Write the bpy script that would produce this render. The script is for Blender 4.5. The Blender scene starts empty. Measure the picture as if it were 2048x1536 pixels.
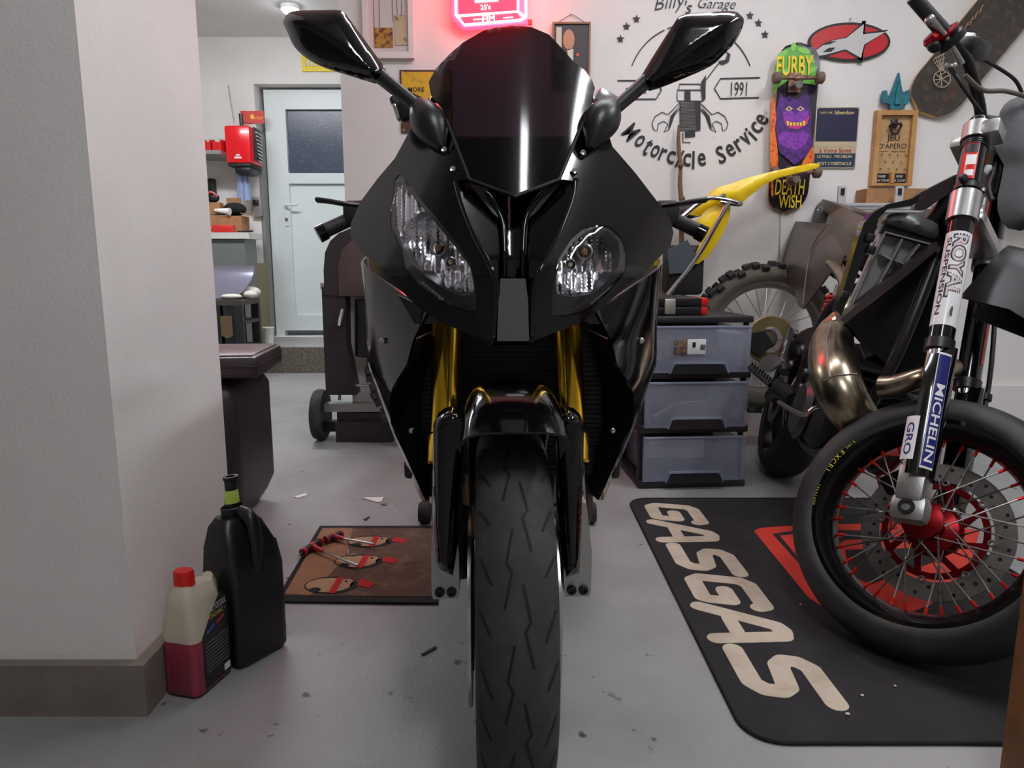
import bpy, bmesh, math, random
from mathutils import Vector as V, Matrix as M, geometry
random.seed(7)
S = bpy.context.scene
C = S.collection
R = math.radians
# ---------------------------------------------------------------- camera, world, exposure
FPX, PITCH, CAMH = 1420.0, R(9.5), 0.85
cd = bpy.data.cameras.new('camera'); cam = bpy.data.objects.new('camera', cd); C.objects.link(cam)
cam.location = (0, 0, CAMH); cam.rotation_euler = (R(90) - PITCH, 0, 0)
cd.sensor_fit = 'HORIZONTAL'; cd.sensor_width = 36; cd.lens = FPX / 2048 * 36; cd.clip_start = .02
S.camera = cam
w = bpy.data.worlds.new('world'); S.world = w; w.use_nodes = True
w.node_tree.nodes['Background'].inputs[0].default_value = (.55, .6, .7, 1)
w.node_tree.nodes['Background'].inputs[1].default_value = .05
S.view_settings.view_transform = 'Standard'; S.view_settings.look = 'None'
S.view_settings.gamma = 1; S.view_settings.use_curve_mapping = False
S.view_settings.exposure = 0.9
LAMP = 40.0
# ---------------------------------------------------------------- pixel helpers (a pixel gives a direction only)
CO = V((0, 0, CAMH)); UP = V((0, math.sin(PITCH), math.cos(PITCH))); FW = V((0, math.cos(PITCH), -math.sin(PITCH)))
def ray(px, py): return V((1, 0, 0)) * ((px - 1024) / FPX) - UP * ((py - 768) / FPX) + FW
def P(px, py, d):
    r = ray(px, py); return CO + r * (d / r.y)
def F(px, py, z=0.0):
    r = ray(px, py); return CO + r * ((z - CAMH) / r.z)
# ---------------------------------------------------------------- materials
def lin(c):
    if isinstance(c, str): c = [int(c[i:i + 2], 16) for i in (0, 2, 4)]
    o = [(x / 255 / 12.92 if x <= 10 else ((x / 255 + .055) / 1.055) ** 2.4) for x in c]
    return (o[0], o[1], o[2], 1)
MATS = {}
def mat(name, col, rough=.5, metal=0, var=None, bump=None, coat=0, emis=None, spec=.5, ani=0, sheen=0):
    if name in MATS: return MATS[name]
    m = bpy.data.materials.new(name); m.use_nodes = True; nt = m.node_tree; b = nt.nodes['Principled BSDF']
    c = lin(col); b.inputs['Base Color'].default_value = c
    b.inputs['Roughness'].default_value = rough; b.inputs['Metallic'].default_value = metal
    b.inputs['Coat Weight'].default_value = coat; b.inputs['Coat Roughness'].default_value = .04
    b.inputs['Specular IOR Level'].default_value = spec; b.inputs['Sheen Weight'].default_value = sheen
    if emis:
        b.inputs['Emission Color'].default_value = lin(emis[0]); b.inputs['Emission Strength'].default_value = emis[1]
    if var or bump:
        tc = nt.nodes.new('ShaderNodeTexCoord')
    if var:   # (scale, colour2, low, high)
        n = nt.nodes.new('ShaderNodeTexNoise'); n.inputs['Scale'].default_value = var[0]; n.inputs['Detail'].default_value = 6
        n.inputs['Roughness'].default_value = .65
        nt.links.new(tc.outputs['Object'], n.inputs['Vector'])
        r = nt.nodes.new('ShaderNodeValToRGB'); r.color_ramp.elements[0].color = c; r.color_ramp.elements[1].color = lin(var[1])
        r.color_ramp.elements[0].position = var[2]; r.color_ramp.elements[1].position = var[3]
        nt.links.new(n.outputs['Fac'], r.inputs['Fac']); nt.links.new(r.outputs['Color'], b.inputs['Base Color'])
    if bump:  # (scale, strength)
        n2 = nt.nodes.new('ShaderNodeTexNoise'); n2.inputs['Scale'].default_value = bump[0]; n2.inputs['Detail'].default_value = 4
        nt.links.new(tc.outputs['Object'], n2.inputs['Vector'])
        bp = nt.nodes.new('ShaderNodeBump'); bp.inputs['Strength'].default_value = bump[1]; bp.inputs['Distance'].default_value = .004
        nt.links.new(n2.outputs['Fac'], bp.inputs['Height']); nt.links.new(bp.outputs['Normal'], b.inputs['Normal'])
    MATS[name] = m; return m
def glass(name, tint, rough=.02, haze=None, ior=1.45):
    m = bpy.data.materials.new(name); m.use_nodes = True; nt = m.node_tree; nt.nodes.clear()
    o = nt.nodes.new('ShaderNodeOutputMaterial'); mx = nt.nodes.new('ShaderNodeMixShader')
    t = nt.nodes.new('ShaderNodeBsdfTransparent'); t.inputs[0].default_value = lin(tint)
    g = nt.nodes.new('ShaderNodeBsdfGlossy'); g.inputs['Roughness'].default_value = rough
    fr = nt.nodes.new('ShaderNodeFresnel'); fr.inputs[0].default_value = ior
    base = t.outputs[0]
    if haze:
        h = nt.nodes.new('ShaderNodeMixShader'); h.inputs[0].default_value = haze[1]
        d = nt.nodes.new('ShaderNodeBsdfDiffuse'); d.inputs[0].default_value = lin(haze[0])
        nt.links.new(t.outputs[0], h.inputs[1]); nt.links.new(d.outputs[0], h.inputs[2]); base = h.outputs[0]
    ge = nt.nodes.new('ShaderNodeNewGeometry'); mu = nt.nodes.new('ShaderNodeMath'); mu.operation = 'SUBTRACT'; mu.use_clamp = True
    nt.links.new(fr.outputs[0], mu.inputs[0]); nt.links.new(ge.outputs['Backfacing'], mu.inputs[1]); nt.links.new(mu.outputs[0], mx.inputs[0]); nt.links.new(base, mx.inputs[1]); nt.links.new(g.outputs[0], mx.inputs[2])
    nt.links.new(mx.outputs[0], o.inputs[0]); MATS[name] = m; return m
def emit(name, col, s):
    return mat(name, (20, 20, 20), .5, emis=(col, s))
# palette
gloss = mat('gloss_black_paint', (6, 6, 8), .10, spec=.42)
satin = mat('satin_black_plastic', (24, 24, 26), .38, bump=(300, .08))
matte = mat('matte_black_plastic', (30, 30, 32), .6, bump=(400, .15))
deep = mat('deep_black_metal', (14, 14, 15), .45)
rubber = mat('tyre_rubber', (52, 52, 53), .8, var=(14, (70, 69, 67), .45, .75), bump=(120, .12), spec=.3)
groove = mat('tread_groove_black', (6, 6, 6), .8)
gold = mat('gold_anodised', (240, 196, 60), .2, 1)
steel = mat('brushed_steel', (190, 188, 184), .28, 1)
chrome = mat('chrome', (225, 225, 228), .08, 1)
alu = mat('cast_aluminium', (172, 172, 168), .42, .85, bump=(200, .12))
white = mat('white_print', (232, 230, 226), .5)
black = mat('black_print', (22, 22, 24), .5)
redm = mat('red_anodised', (140, 12, 22), .3, .75)
redp = mat('red_plastic', (205, 28, 24), .3)
wood = mat('pale_wood', (190, 148, 96), .6, var=(9, (160, 116, 68), .4, .7))
card = mat('brown_cardboard', (166, 122, 82), .8, var=(20, (146, 104, 68), .4, .7))
# ---------------------------------------------------------------- mesh builder
ORG = {}
def catmull(pts, n, closed=False):
    out = []; N = len(pts)
    for i in range(N if closed else N - 1):
        if closed: a, b, c, d = pts[i - 1], pts[i], pts[(i + 1) % N], pts[(i + 2) % N]
        else: a, b, c, d = pts[max(i - 1, 0)], pts[i], pts[i + 1], pts[min(i + 2, N - 1)]
        for k in range(n):
            t = k / n
            out.append(type(b)([.5 * ((2 * q) + (-p + r) * t + (2 * p - 5 * q + 4 * r - s) * t * t + (-p + 3 * q - 3 * r + s) * t ** 3)
                                for p, q, r, s in zip(a, b, c, d)]))
    if not closed: out.append(pts[-1])
    return out
class MB:
    def __init__(s): s.v = []; s.f = []; s.mi = []
    def add(s, vs, fs, mi=0, mtx=None):
        o = len(s.v); s.v += [(mtx @ V(v)) if mtx else V(v) for v in vs]
        s.f += [tuple(i + o for i in f) for f in fs]; s.mi += [mi] * len(fs); return s
    def box(s, c, size, mi=0, rot=None, mtx=None, taper=1.0):
        x, y, z = [q / 2 for q in size]; vs = []
        for k in (-1, 1):
            t = taper if k > 0 else 1
            for a, b in ((-1, -1), (1, -1), (1, 1), (-1, 1)): vs.append(V((a * x * t, b * y * t, k * z)))
        if rot is not None: vs = [rot @ v for v in vs]
        vs = [v + V(c) for v in vs]
        return s.add(vs, [(3, 2, 1, 0), (4, 5, 6, 7), (0, 1, 5, 4), (1, 2, 6, 5), (2, 3, 7, 6), (3, 0, 4, 7)], mi, mtx)
    def rbox(s, c, size, r=.01, mi=0, rot=None, mtx=None, seg=2):
        bm = bmesh.new(); bmesh.ops.create_cube(bm, size=1)
        for v in bm.verts: v.co = V((v.co.x * size[0], v.co.y * size[1], v.co.z * size[2]))
        bmesh.ops.bevel(bm, geom=bm.edges[:], offset=r, segments=seg, affect='EDGES', profile=.5)
        bm.verts.index_update()
        vs = [(rot @ v.co if rot is not None else v.co.copy()) + V(c) for v in bm.verts]
        fs = [tuple(v.index for v in f.verts) for f in bm.faces]; bm.free()
        return s.add(vs, fs, mi, mtx)
    def tube(s, pts, r, n=10, mi=0, sm=0, closed=False, mtx=None, cap=True, flat=1.0):
        pts = [V(p) for p in pts]; rs = r if isinstance(r, (list, tuple)) else [r] * len(pts)
        if sm:
            q = [V((p.x, p.y, p.z, k)) for p, k in zip(pts, rs)]; q = catmull(q, sm, closed)
            pts = [V(p[:3]) for p in q]; rs = [p[3] for p in q]
        N = len(pts); vs = []; prev = None
        for i, p in enumerate(pts):
            a = pts[i - 1] if (i or closed) else p; b = pts[(i + 1) % N] if (i < N - 1 or closed) else p
            t = (b - a).normalized()
            if prev is None: u = t.cross(V((0, 0, 1)) if abs(t.z) < .9 else V((1, 0, 0))).normalized()
            else: u = (prev - t * prev.dot(t)).normalized()
            prev = u; w_ = t.cross(u)
            for k in range(n):
                an = 2 * math.pi * k / n; vs.append(p + (u * math.cos(an) + w_ * math.sin(an) * flat) * rs[i])
        fs = []
        for i in range(N if closed else N - 1):
            j = (i + 1) % N
            for k in range(n): fs.append((i * n + k, i * n + (k + 1) % n, j * n + (k + 1) % n, j * n + k))
        if cap and not closed: fs += [tuple(reversed(range(n))), tuple(range((N - 1) * n, N * n))]
        return s.add(vs, fs, mi, mtx)
    def cyl(s, a, b, r, r2=None, n=20, mi=0, mtx=None): return s.tube([a, b], [r, r if r2 is None else r2], n, mi, mtx=mtx)
    def lathe(s, prof, n=48, mtx=None, mi=0, closed=False, a0=0, a1=2 * math.pi):
        full = abs(a1 - a0 - 2 * math.pi) < 1e-6; K = len(prof); cnt = n if full else n + 1; vs = []; fs = []
        for i in range(cnt):
            an = a0 + (a1 - a0) * i / n
            for r, a in prof: vs.append((r * math.cos(an), r * math.sin(an), a))
        for i in range(n):
            j = (i + 1) % cnt
            for k in range(K if closed else K - 1):
                l = (k + 1) % K; fs.append((i * K + k, j * K + k, j * K + l, i * K + l))
        return s.add(vs, fs, mi, mtx)
    def prism(s, outl, h, mtx=None, mi=0, sc=1.0):
        N = len(outl); cx = sum(p[0] for p in outl) / N; cy = sum(p[1] for p in outl) / N
        ar = sum(outl[i][0] * outl[(i + 1) % N][1] - outl[(i + 1) % N][0] * outl[i][1] for i in range(N))
        if ar < 0: outl = outl[::-1]
        vs = [(p[0], p[1], 0) for p in outl] + [(cx + (p[0] - cx) * sc, cy + (p[1] - cy) * sc, h) for p in outl]
        fs = [tuple(reversed(range(N))), tuple(range(N, 2 * N))] + [(i, (i + 1) % N, N + (i + 1) % N, N + i) for i in range(N)]
        return s.add(vs, fs, mi, mtx)
    def ball(s, c, r, n=16, m=10, mi=0, mtx=None, rot=None):
        if not isinstance(r, (tuple, list)): r = (r, r, r)
        vs = []; fs = []
        for i in range(m + 1):
            t = math.pi * i / m
            for k in range(n):
                a = 2 * math.pi * k / n; q = V((r[0] * math.sin(t) * math.cos(a), r[1] * math.sin(t) * math.sin(a), r[2] * math.cos(t)))
                vs.append(V(c) + (rot @ q if rot is not None else q))
        for i in range(m):
            for k in range(n): fs.append((i * n + k, (i + 1) * n + k, (i + 1) * n + (k + 1) % n, i * n + (k + 1) % n))
        return s.add(vs, fs, mi, mtx)
    def grid(s, rows, mi=0, th=0, mtx=None, flip=False):
        n, k = len(rows), len(rows[0]); vs = [V(p) for r in rows for p in r]
        fs = [(i * k + j, i * k + j + 1, (i + 1) * k + j + 1, (i + 1) * k + j) for i in range(n - 1) for j in range(k - 1)]
        if flip: fs = [f[::-1] for f in fs]
        return s.shell(vs, fs, th, mi, mtx)
    def shell(s, vs, fs, th, mi=0, mtx=None, dirv=None):
        if not th: return s.add(vs, fs, mi, mtx)
        nm = [V((0, 0, 0)) for _ in vs]
        for f in fs:
            nn = (vs[f[1]] - vs[f[0]]).cross(vs[f[2]] - vs[f[0]])
            for i in f: nm[i] += nn
        N = len(vs); bk = [v - (n.normalized() * th if n.length > 0 else V((0, 0, 0))) for v, n in zip(vs, nm)]
        if dirv is not None: bk = [v + V(dirv) * th for v in vs]
        ed = {}
        for f in fs:
            for a, b in zip(f, f[1:] + f[:1]): ed[(a, b)] = 1
        rim = [(b, a, a + N, b + N) for (a, b) in ed if (b, a) not in ed]
        return s.add(vs + bk, list(fs) + [tuple(i + N for i in reversed(f)) for f in fs] + rim, mi, mtx)
    def build(s, name, mats, parent=None, ang=38, base=None, mtx=None):
        if not isinstance(mats, (list, tuple)): mats = [mats]
        vs = [mtx @ v for v in s.v] if mtx else s.v
        if parent is not None: og = ORG[parent.name]
        elif base is not None: og = V(base)
        else:
            xs = [v.x for v in vs]; ys = [v.y for v in vs]; zs = [v.z for v in vs]
            og = V(((min(xs) + max(xs)) / 2, (min(ys) + max(ys)) / 2, min(zs)))
        me = bpy.data.meshes.new(name); me.from_pydata([tuple(v - og) for v in vs], [], s.f)
        for m in mats: me.materials.append(m)
        if len(mats) > 1:
            for p, i in zip(me.polygons, s.mi): p.material_index = i
        me.update(); me.validate()
        if ang: me.shade_smooth(); me.set_sharp_from_angle(angle=R(ang))
        o = bpy.data.objects.new(name, me); C.objects.link(o)
        if parent is not None: o.parent = parent
        else: o.location = og
        ORG[o.name] = og; return o
def tag(o, label=None, cat=None, group=None, kind=None):
    if label: o['label'] = label
    if cat: o['category'] = cat
    if group: o['group'] = group
    if kind: o['kind'] = kind
    return o
def thing(name, label, cat, loc=(0, 0, 0), group=None, matrix=None):
    o = bpy.data.objects.new(name, None); C.objects.link(o); o.empty_display_size = .05
    if matrix is not None: o.matrix_world = matrix; ORG[o.name] = V((0, 0, 0))
    else: o.location = loc; ORG[o.name] = V(loc)
    return tag(o, label, cat, group)
def dup(o, parent=None, off=None):
    c = o.copy(); C.objects.link(c)
    if parent is not None: c.parent = parent
    if off is not None: c.location = V(o.location) + V(off)
    ORG[c.name] = ORG[o.name]
    return c
# ---------------------------------------------------------------- outline panels
def inside(p, poly):
    x, y = p; r = False; N = len(poly)
    for i in range(N):
        a, b = poly[i], poly[i - 1]
        if (a[1] > y) != (b[1] > y) and x < (b[0] - a[0]) * (y - a[1]) / (b[1] - a[1]) + a[0]: r = not r
    return r
def edist(p, poly):
    best = 1e9; N = len(poly); x, y = p
    for i in range(N):
        ax, ay = poly[i]; bx, by = poly[(i + 1) % N]; dx, dy = bx - ax, by - ay; L = dx * dx + dy * dy
        t = 0 if L == 0 else max(0, min(1, ((x - ax) * dx + (y - ay) * dy) / L))
        q = (x - ax - t * dx) ** 2 + (y - ay - t * dy) ** 2
        if q < best: best = q
    return math.sqrt(best)
def resamp(o, step, sm):
    if sm: o = [tuple(p) for p in catmull([V((p[0], p[1])) for p in o], sm, True)]
    out = []
    for i in range(len(o)):
        a, b = o[i], o[(i + 1) % len(o)]; L = math.hypot(b[0] - a[0], b[1] - a[1])
        if L < 1e-6: continue
        n = max(1, int(round(L / step)))
        for k in range(n): out.append((a[0] + (b[0] - a[0]) * k / n, a[1] + (b[1] - a[1]) * k / n))
    return out
def panel(mb, outl, surf, th=.004, step=12, holes=(), pil=0, sm=0, mi=0, dirv=None):
    """fill an outline with a fine mesh, put every point on surf(px, py, t) (t = 0 at the rim, 1 a distance pil inside) and give it thickness"""
    loops = [resamp(outl, step, sm)] + [resamp(h, step, sm) for h in holes]
    vs = []; ed = []
    for l in loops:
        o = len(vs); vs += [V(p) for p in l]; ed += [(o + i, o + (i + 1) % len(l)) for i in range(len(l))]
    xs = [p[0] for p in loops[0]]; ys = [p[1] for p in loops[0]]
    y = min(ys) + step * .6; k = 0
    while y < max(ys):
        x = min(xs) + step * (.3 + .5 * (k % 2))
        while x < max(xs):
            q = (x, y)
            if inside(q, loops[0]) and not any(inside(q, h) for h in loops[1:]) and min(edist(q, l) for l in loops) > step * .45: vs.append(V(q))
            x += step
        y += step * .87; k += 1
    v2, _, f2 = geometry.delaunay_2d_cdt(vs, ed, [], 0, 1e-4)[:3]
    fs = []
    for f in f2:
        c = (sum(v2[i][0] for i in f) / len(f), sum(v2[i][1] for i in f) / len(f))
        if inside(c, loops[0]) and not any(inside(c, h) for h in loops[1:]):
            a = sum(v2[f[i]][0] * v2[f[(i + 1) % len(f)]][1] - v2[f[(i + 1) % len(f)]][0] * v2[f[i]][1] for i in range(len(f)))
            fs.append(tuple(f) if a < 0 else tuple(reversed(f)))   # image y is down: faces look at the viewer
    ws = []
    for q in v2:
        t = 0
        if pil: t = min(1, min(edist(q, l) for l in loops) / pil)
        ws.append(surf(q[0], q[1], t))
    mb.shell(ws, fs, th, mi, dirv=dirv); return mb
def union(polys):
    """one clean triangle sheet covering all the outlines"""
    vs = []; ed = []
    for l in polys:
        o = len(vs); vs += [V(p) for p in l]; ed += [(o + i, o + (i + 1) % len(l)) for i in range(len(l))]
    v2, _, f2 = geometry.delaunay_2d_cdt(vs, ed, [], 0, 1e-6)[:3]; fs = []
    for f in f2:
        c = (sum(v2[i][0] for i in f) / len(f), sum(v2[i][1] for i in f) / len(f))
        if any(inside(c, l) for l in polys):
            a = sum(v2[f[i]][0] * v2[f[(i + 1) % len(f)]][1] - v2[f[(i + 1) % len(f)]][0] * v2[f[i]][1] for i in range(len(f)))
            fs.append(tuple(f) if a > 0 else tuple(reversed(f)))
    return [V((p[0], p[1], 0)) for p in v2], fs
def onfn(dfn, bulge=0):
    def s(px, py, t):
        d = dfn(0, .9)
        for _ in range(7):
            q = P(px, py, d); d = .4 * d + .6 * dfn(q.x, q.z)
        return P(px, py, d - bulge * math.sqrt(max(0, 1 - (1 - t) ** 2)))
    return s
def flat(d, bulge=0):
    return lambda px, py, t: P(px, py, d - bulge * math.sqrt(max(0, 1 - (1 - t) ** 2)))
# ---------------------------------------------------------------- text
def glyphs(txt, size=1.0, shear=0, bold=0, align='CENTER', ext=0.0, space=1.0):
    cu = bpy.data.curves.new('txt', 'FONT'); cu.body = txt; cu.size = size; cu.shear = shear; cu.offset = bold
    cu.align_x = align; cu.align_y = 'CENTER'; cu.extrude = ext; cu.space_character = space; cu.resolution_u = 3
    o = bpy.data.objects.new('txt', cu); me = o.to_mesh()
    vs = [v.co.copy() for v in me.vertices]; fs = [tuple(p.vertices) for p in me.polygons]
    o.to_mesh_clear(); bpy.data.objects.remove(o); bpy.data.curves.remove(cu)
    return vs, fs
def fine(vs, fs, cuts=4):
    bm = bmesh.new(); q = [bm.verts.new(v) for v in vs]
    for f in fs:
        try: bm.faces.new([q[i] for i in f])
        except ValueError: pass
    bmesh.ops.triangulate(bm, faces=bm.faces[:]); bmesh.ops.subdivide_edges(bm, edges=bm.edges[:], cuts=cuts, use_grid_fill=True); bm.verts.index_update()
    r = [v.co.copy() for v in bm.verts], [tuple(v.index for v in f.verts) for f in bm.faces]; bm.free(); return r
def text(mb, txt, mtx, size=1.0, mi=0, wid=None, hei=None, **k):
    vs, fs = glyphs(txt, size, **k)
    if not vs: return mb
    xs = [v.x for v in vs]; ys = [v.y for v in vs]
    if wid: q = wid / (max(xs) - min(xs)); vs = [V((v.x * q, v.y * (1 if hei else q), v.z)) for v in vs]
    if hei:
        q = hei / (max(ys) - min(ys)); vs = [V((v.x * (1 if wid else q), v.y * q, v.z)) for v in vs]
    ys = [v.y for v in vs]; xs = [v.x for v in vs]; my = (max(ys) + min(ys)) / 2; mx = (max(xs) + min(xs)) / 2
    if k.get('align', 'CENTER') != 'CENTER': mx = 0
    return mb.add([V((v.x - mx, v.y - my, v.z)) for v in vs], fs, mi, mtx)
def frame(o, x, y):
    """matrix with origin o and given x and y axes"""
    x = V(x).normalized(); z = x.cross(V(y)).normalized(); y = z.cross(x); m = M((x, y, z)).transposed().to_4x4(); m.translation = V(o); return m
def wallm(o, tilt=0):
    """frame on a wall that faces the camera: x right, y up, z towards the viewer"""
    return frame(o, (math.cos(tilt), 0, math.sin(tilt)), (-math.sin(tilt), 0, math.cos(tilt)))
def floorm(o, ang=0): return M.Translation(V(o)) @ M.Rotation(ang, 4, 'Z')
# ================================================================ THE ROOM
def speckled(name, col, col2, rough, sc=3.0, spots=(70, 66, 62), lo=.70, ssc=26):
    m = bpy.data.materials.new(name); m.use_nodes = True; nt = m.node_tree; b = nt.nodes['Principled BSDF']; L = nt.links.new
    tc = nt.nodes.new('ShaderNodeTexCoord')
    n1 = nt.nodes.new('ShaderNodeTexNoise'); n1.inputs['Scale'].default_value = sc; n1.inputs['Detail'].default_value = 8; n1.inputs['Roughness'].default_value = .6
    L(tc.outputs['Object'], n1.inputs['Vector'])
    r1 = nt.nodes.new('ShaderNodeValToRGB'); r1.color_ramp.elements[0].color = lin(col2); r1.color_ramp.elements[1].color = lin(col)
    r1.color_ramp.elements[0].position = .3; r1.color_ramp.elements[1].position = .6; L(n1.outputs['Fac'], r1.inputs['Fac'])
    out = r1.outputs['Color']
    if spots:
        n2 = nt.nodes.new('ShaderNodeTexNoise'); n2.inputs['Scale'].default_value = ssc; n2.inputs['Detail'].default_value = 3
        L(tc.outputs['Object'], n2.inputs['Vector'])
        r2 = nt.nodes.new('ShaderNodeValToRGB'); r2.color_ramp.elements[0].position = lo; r2.color_ramp.elements[1].position = lo + .07
        L(n2.outputs['Fac'], r2.inputs['Fac'])
        mx = nt.nodes.new('ShaderNodeMixRGB'); mx.inputs[2].default_value = lin(spots); L(r2.outputs['Color'], mx.inputs[0]); L(out, mx.inputs[1]); out = mx.outputs[0]
    L(out, b.inputs['Base Color']); b.inputs['Roughness'].default_value = rough
    n3 = nt.nodes.new('ShaderNodeTexNoise'); n3.inputs['Scale'].default_value = 140; L(tc.outputs['Object'], n3.inputs['Vector'])
    bp = nt.nodes.new('ShaderNodeBump'); bp.inputs['Strength'].default_value = .25; bp.inputs['Distance'].default_value = .003
    L(n3.outputs['Fac'], bp.inputs['Height']); L(bp.outputs['Normal'], b.inputs['Normal'])
    MATS[name] = m; return m
plaster = speckled('white_plaster', (226, 224, 220), (216, 214, 210), .75, 2, (176, 171, 165), .735, 17)
concrete = speckled('grey_painted_concrete', (150, 151, 150), (128, 127, 124), .5, 2.2)
skirt = mat('taupe_skirting', (128, 118, 110), .6, var=(12, (112, 102, 94), .4, .7))
CEIL, WB_, WF = 2.78, 3.5, 6.5
def struct(name, mb, m, parent=None, ang=0):
    o = mb.build(name, m, parent, ang=ang)
    if parent is None: o['kind'] = 'structure'
    return o
def slab(x0, x1, y0, y1, z0, z1): return MB().box(((x0 + x1) / 2, (y0 + y1) / 2, (z0 + z1) / 2), (x1 - x0, y1 - y0, z1 - z0))
struct('floor', slab(-4.6, 3.6, -2.8, 6.9, -.1, 0), concrete)
struct('ceiling', slab(-4.6, 3.6, -2.8, 6.9, CEIL, CEIL + .1), plaster)
struct('wall_back', slab(-.80, 3.6, WB_, WB_ + .25, 0, CEIL), plaster)
struct('wall_return', slab(-.80, -.55, WB_ + .25, 6.9, 0, CEIL), plaster)
struct('wall_right', slab(3.4, 3.6, -2.8, WB_, 0, CEIL), plaster)
struct('wall_front', slab(-4.6, 3.6, -3.0, -2.8, 0, CEIL), plaster)
struct('wall_side', slab(-4.8, -4.6, -2.8, 6.9, 0, CEIL), plaster)
mb = slab(-4.6, -2.24, WF, WF + .4, 0, CEIL); mb.box((-1.5, WF + .2, (2.40 + CEIL) / 2), (1.48, .4, CEIL - 2.40))
mb.box((-.98, WF + .2, 1.2), (.4, .4, 2.4)); mb.box((-1.6, WF + .2, .1), (1.4, .4, .2))
struct('wall_far', mb, plaster)
# the pillar-like wall end on the near left, with its skirting
struct('wall_left', slab(-2.4, -.72, 1.255, 1.735, 0, CEIL), plaster)
mb = slab(-2.4, -.695, 1.232, 1.255, 0, .105); mb.box((-.7075, 1.495, .0525), (.025, .48, .105))
struct('baseboard_left', mb, skirt)
# raised step under the far door with a rough brown front
struct('floor_step', slab(-2.75, -.80, 5.66, WF, 0, .2), concrete)
coco = mat('coarse_door_mat', (118, 112, 102), .95, var=(60, (92, 86, 78), .4, .6), bump=(160, .8))
tag(slab(-2.7, -.82, 5.61, 5.655, 0, .205).build('door_mat', coco, ang=0), 'coarse grey-brown mat hanging over the front of the door step', 'mat')
# low ledge line along the lower right of the back wall
struct('trim_1', slab(1.6, 3.4, WB_ - .03, WB_, 0, .26), plaster)
# ---- far door
pvc = mat('white_door_plastic', (214, 222, 220), .35)
DY = WF + .16
do = thing('door_1', None, None, (-1.6, DY, .2)); do['kind'] = 'structure'
mb = MB()
for x0, x1, z0, z1 in ((-2.2, -2.12, .2, 2.38), (-1.08, -1.0, .2, 2.38), (-2.12, -1.08, 2.30, 2.38)): mb.box(((x0 + x1) / 2, DY, (z0 + z1) / 2), (x1 - x0, .08, z1 - z0))
mb.build('door_frame', pvc, do, ang=0)
mb = MB()
for x0, x1, z0, z1 in ((-2.12, -2.013, .25, 2.30), (-1.19, -1.08, .25, 2.30), (-2.013, -1.19, 2.215, 2.30), (-2.013, -1.19, 1.576, 1.667), (-2.013, -1.19, .25, .391)):
    mb.box(((x0 + x1) / 2, DY - .01, (z0 + z1) / 2), (x1 - x0, .07, z1 - z0))
mb.build('door_leaf', pvc, do, ang=0)
MB().box((-1.6, DY + .005, .98), (.826, .03, 1.186)).build('door_panel', mat('pale_door_panel', (216, 226, 224), .4), do, ang=0)
gl = mat('frosted_dark_glass', (70, 80, 96), .22, var=(60, (104, 114, 128), .52, .75), bump=(90, .2))
MB().box((-1.6, DY + .005, 1.941), (.826, .02, .548)).build('door_pane', gl, do, ang=0)
mb = MB(); mb.box((-2.045, DY - .05, 1.33), (.034, .012, .26)); h = mb.build('handle_plate', pvc, do, ang=0)
MB().tube([(-2.045, DY - .05, 1.385), (-2.045, DY - .10, 1.385), (-1.93, DY - .10, 1.385)], .011, 8).build('door_handle', pvc, do)
MB().cyl((-2.045, DY - .07, 1.26), (-2.045, DY - .05, 1.26), .014).build('lock_cylinder', steel, do)
MB().box((-2.22, WF + .05, 1.1), (.03, .1, 1.8)).build('door_stop', mat('grey_seal', (130, 132, 128), .7), do, ang=0)
# ---- ceiling lamps (the light of the room)
lampm = emit('lamp_diffuser', (244, 246, 252), LAMP); lamp2 = emit('lamp_diffuser_dim', (240, 242, 250), LAMP * .36); lamph = mat('lamp_housing', (230, 230, 228), .4)
def ceiling_lamp(x, y, lx, ly, label, dm=None):
    t = thing('ceiling_lamp', label, 'lamp', (x, y, CEIL - .09), 'strip lamps on the ceiling')
    MB().rbox((x, y, CEIL - .035), (lx + .04, ly + .04, .07), .01).build('housing', lamph, t)
    MB().rbox((x, y, CEIL - .08), (lx, ly, .03), .01).build('diffuser', dm or lampm, t)
lamp3 = emit('lamp_diffuser_front', (244, 246, 252), LAMP * .62)
ceiling_lamp(.36, -.1, .2, .9, 'long strip ceiling lamp above the nose of the sport motorcycle', lamp3)
ceiling_lamp(1.75, 1.55, .16, 1.4, 'long strip ceiling lamp above the supermoto', lamp3)
ceiling_lamp(.5, 2.25, 1.5, .15, 'long strip ceiling lamp above the drawer tower', lamp2)
ceiling_lamp(-1.9, 4.6, 1.5, .15, 'long strip ceiling lamp in front of the white door')
t = thing('ceiling_spot', 'small white round ceiling lamp glowing above the white door', 'lamp', P(580, 16, 5.75))
q = P(580, 16, 5.75)
MB().cyl((q.x, q.y, CEIL - .03), (q.x, q.y, CEIL), .07).build('housing', lamph, t)
MB().ball((q.x, q.y, CEIL - .03), (.06, .06, .035)).build('diffuser', emit('spot_glow', (240, 245, 255), 25), t)
# ================================================================ FAR LEFT CORNER
def wrect(px0, py0, px1, py1, d):
    a = P(px0, (py0 + py1) / 2, d); b = P(px1, (py0 + py1) / 2, d); c = P((px0 + px1) / 2, py0, d); e = P((px0 + px1) / 2, py1, d)
    return a.x, b.x, e.z, c.z
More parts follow.
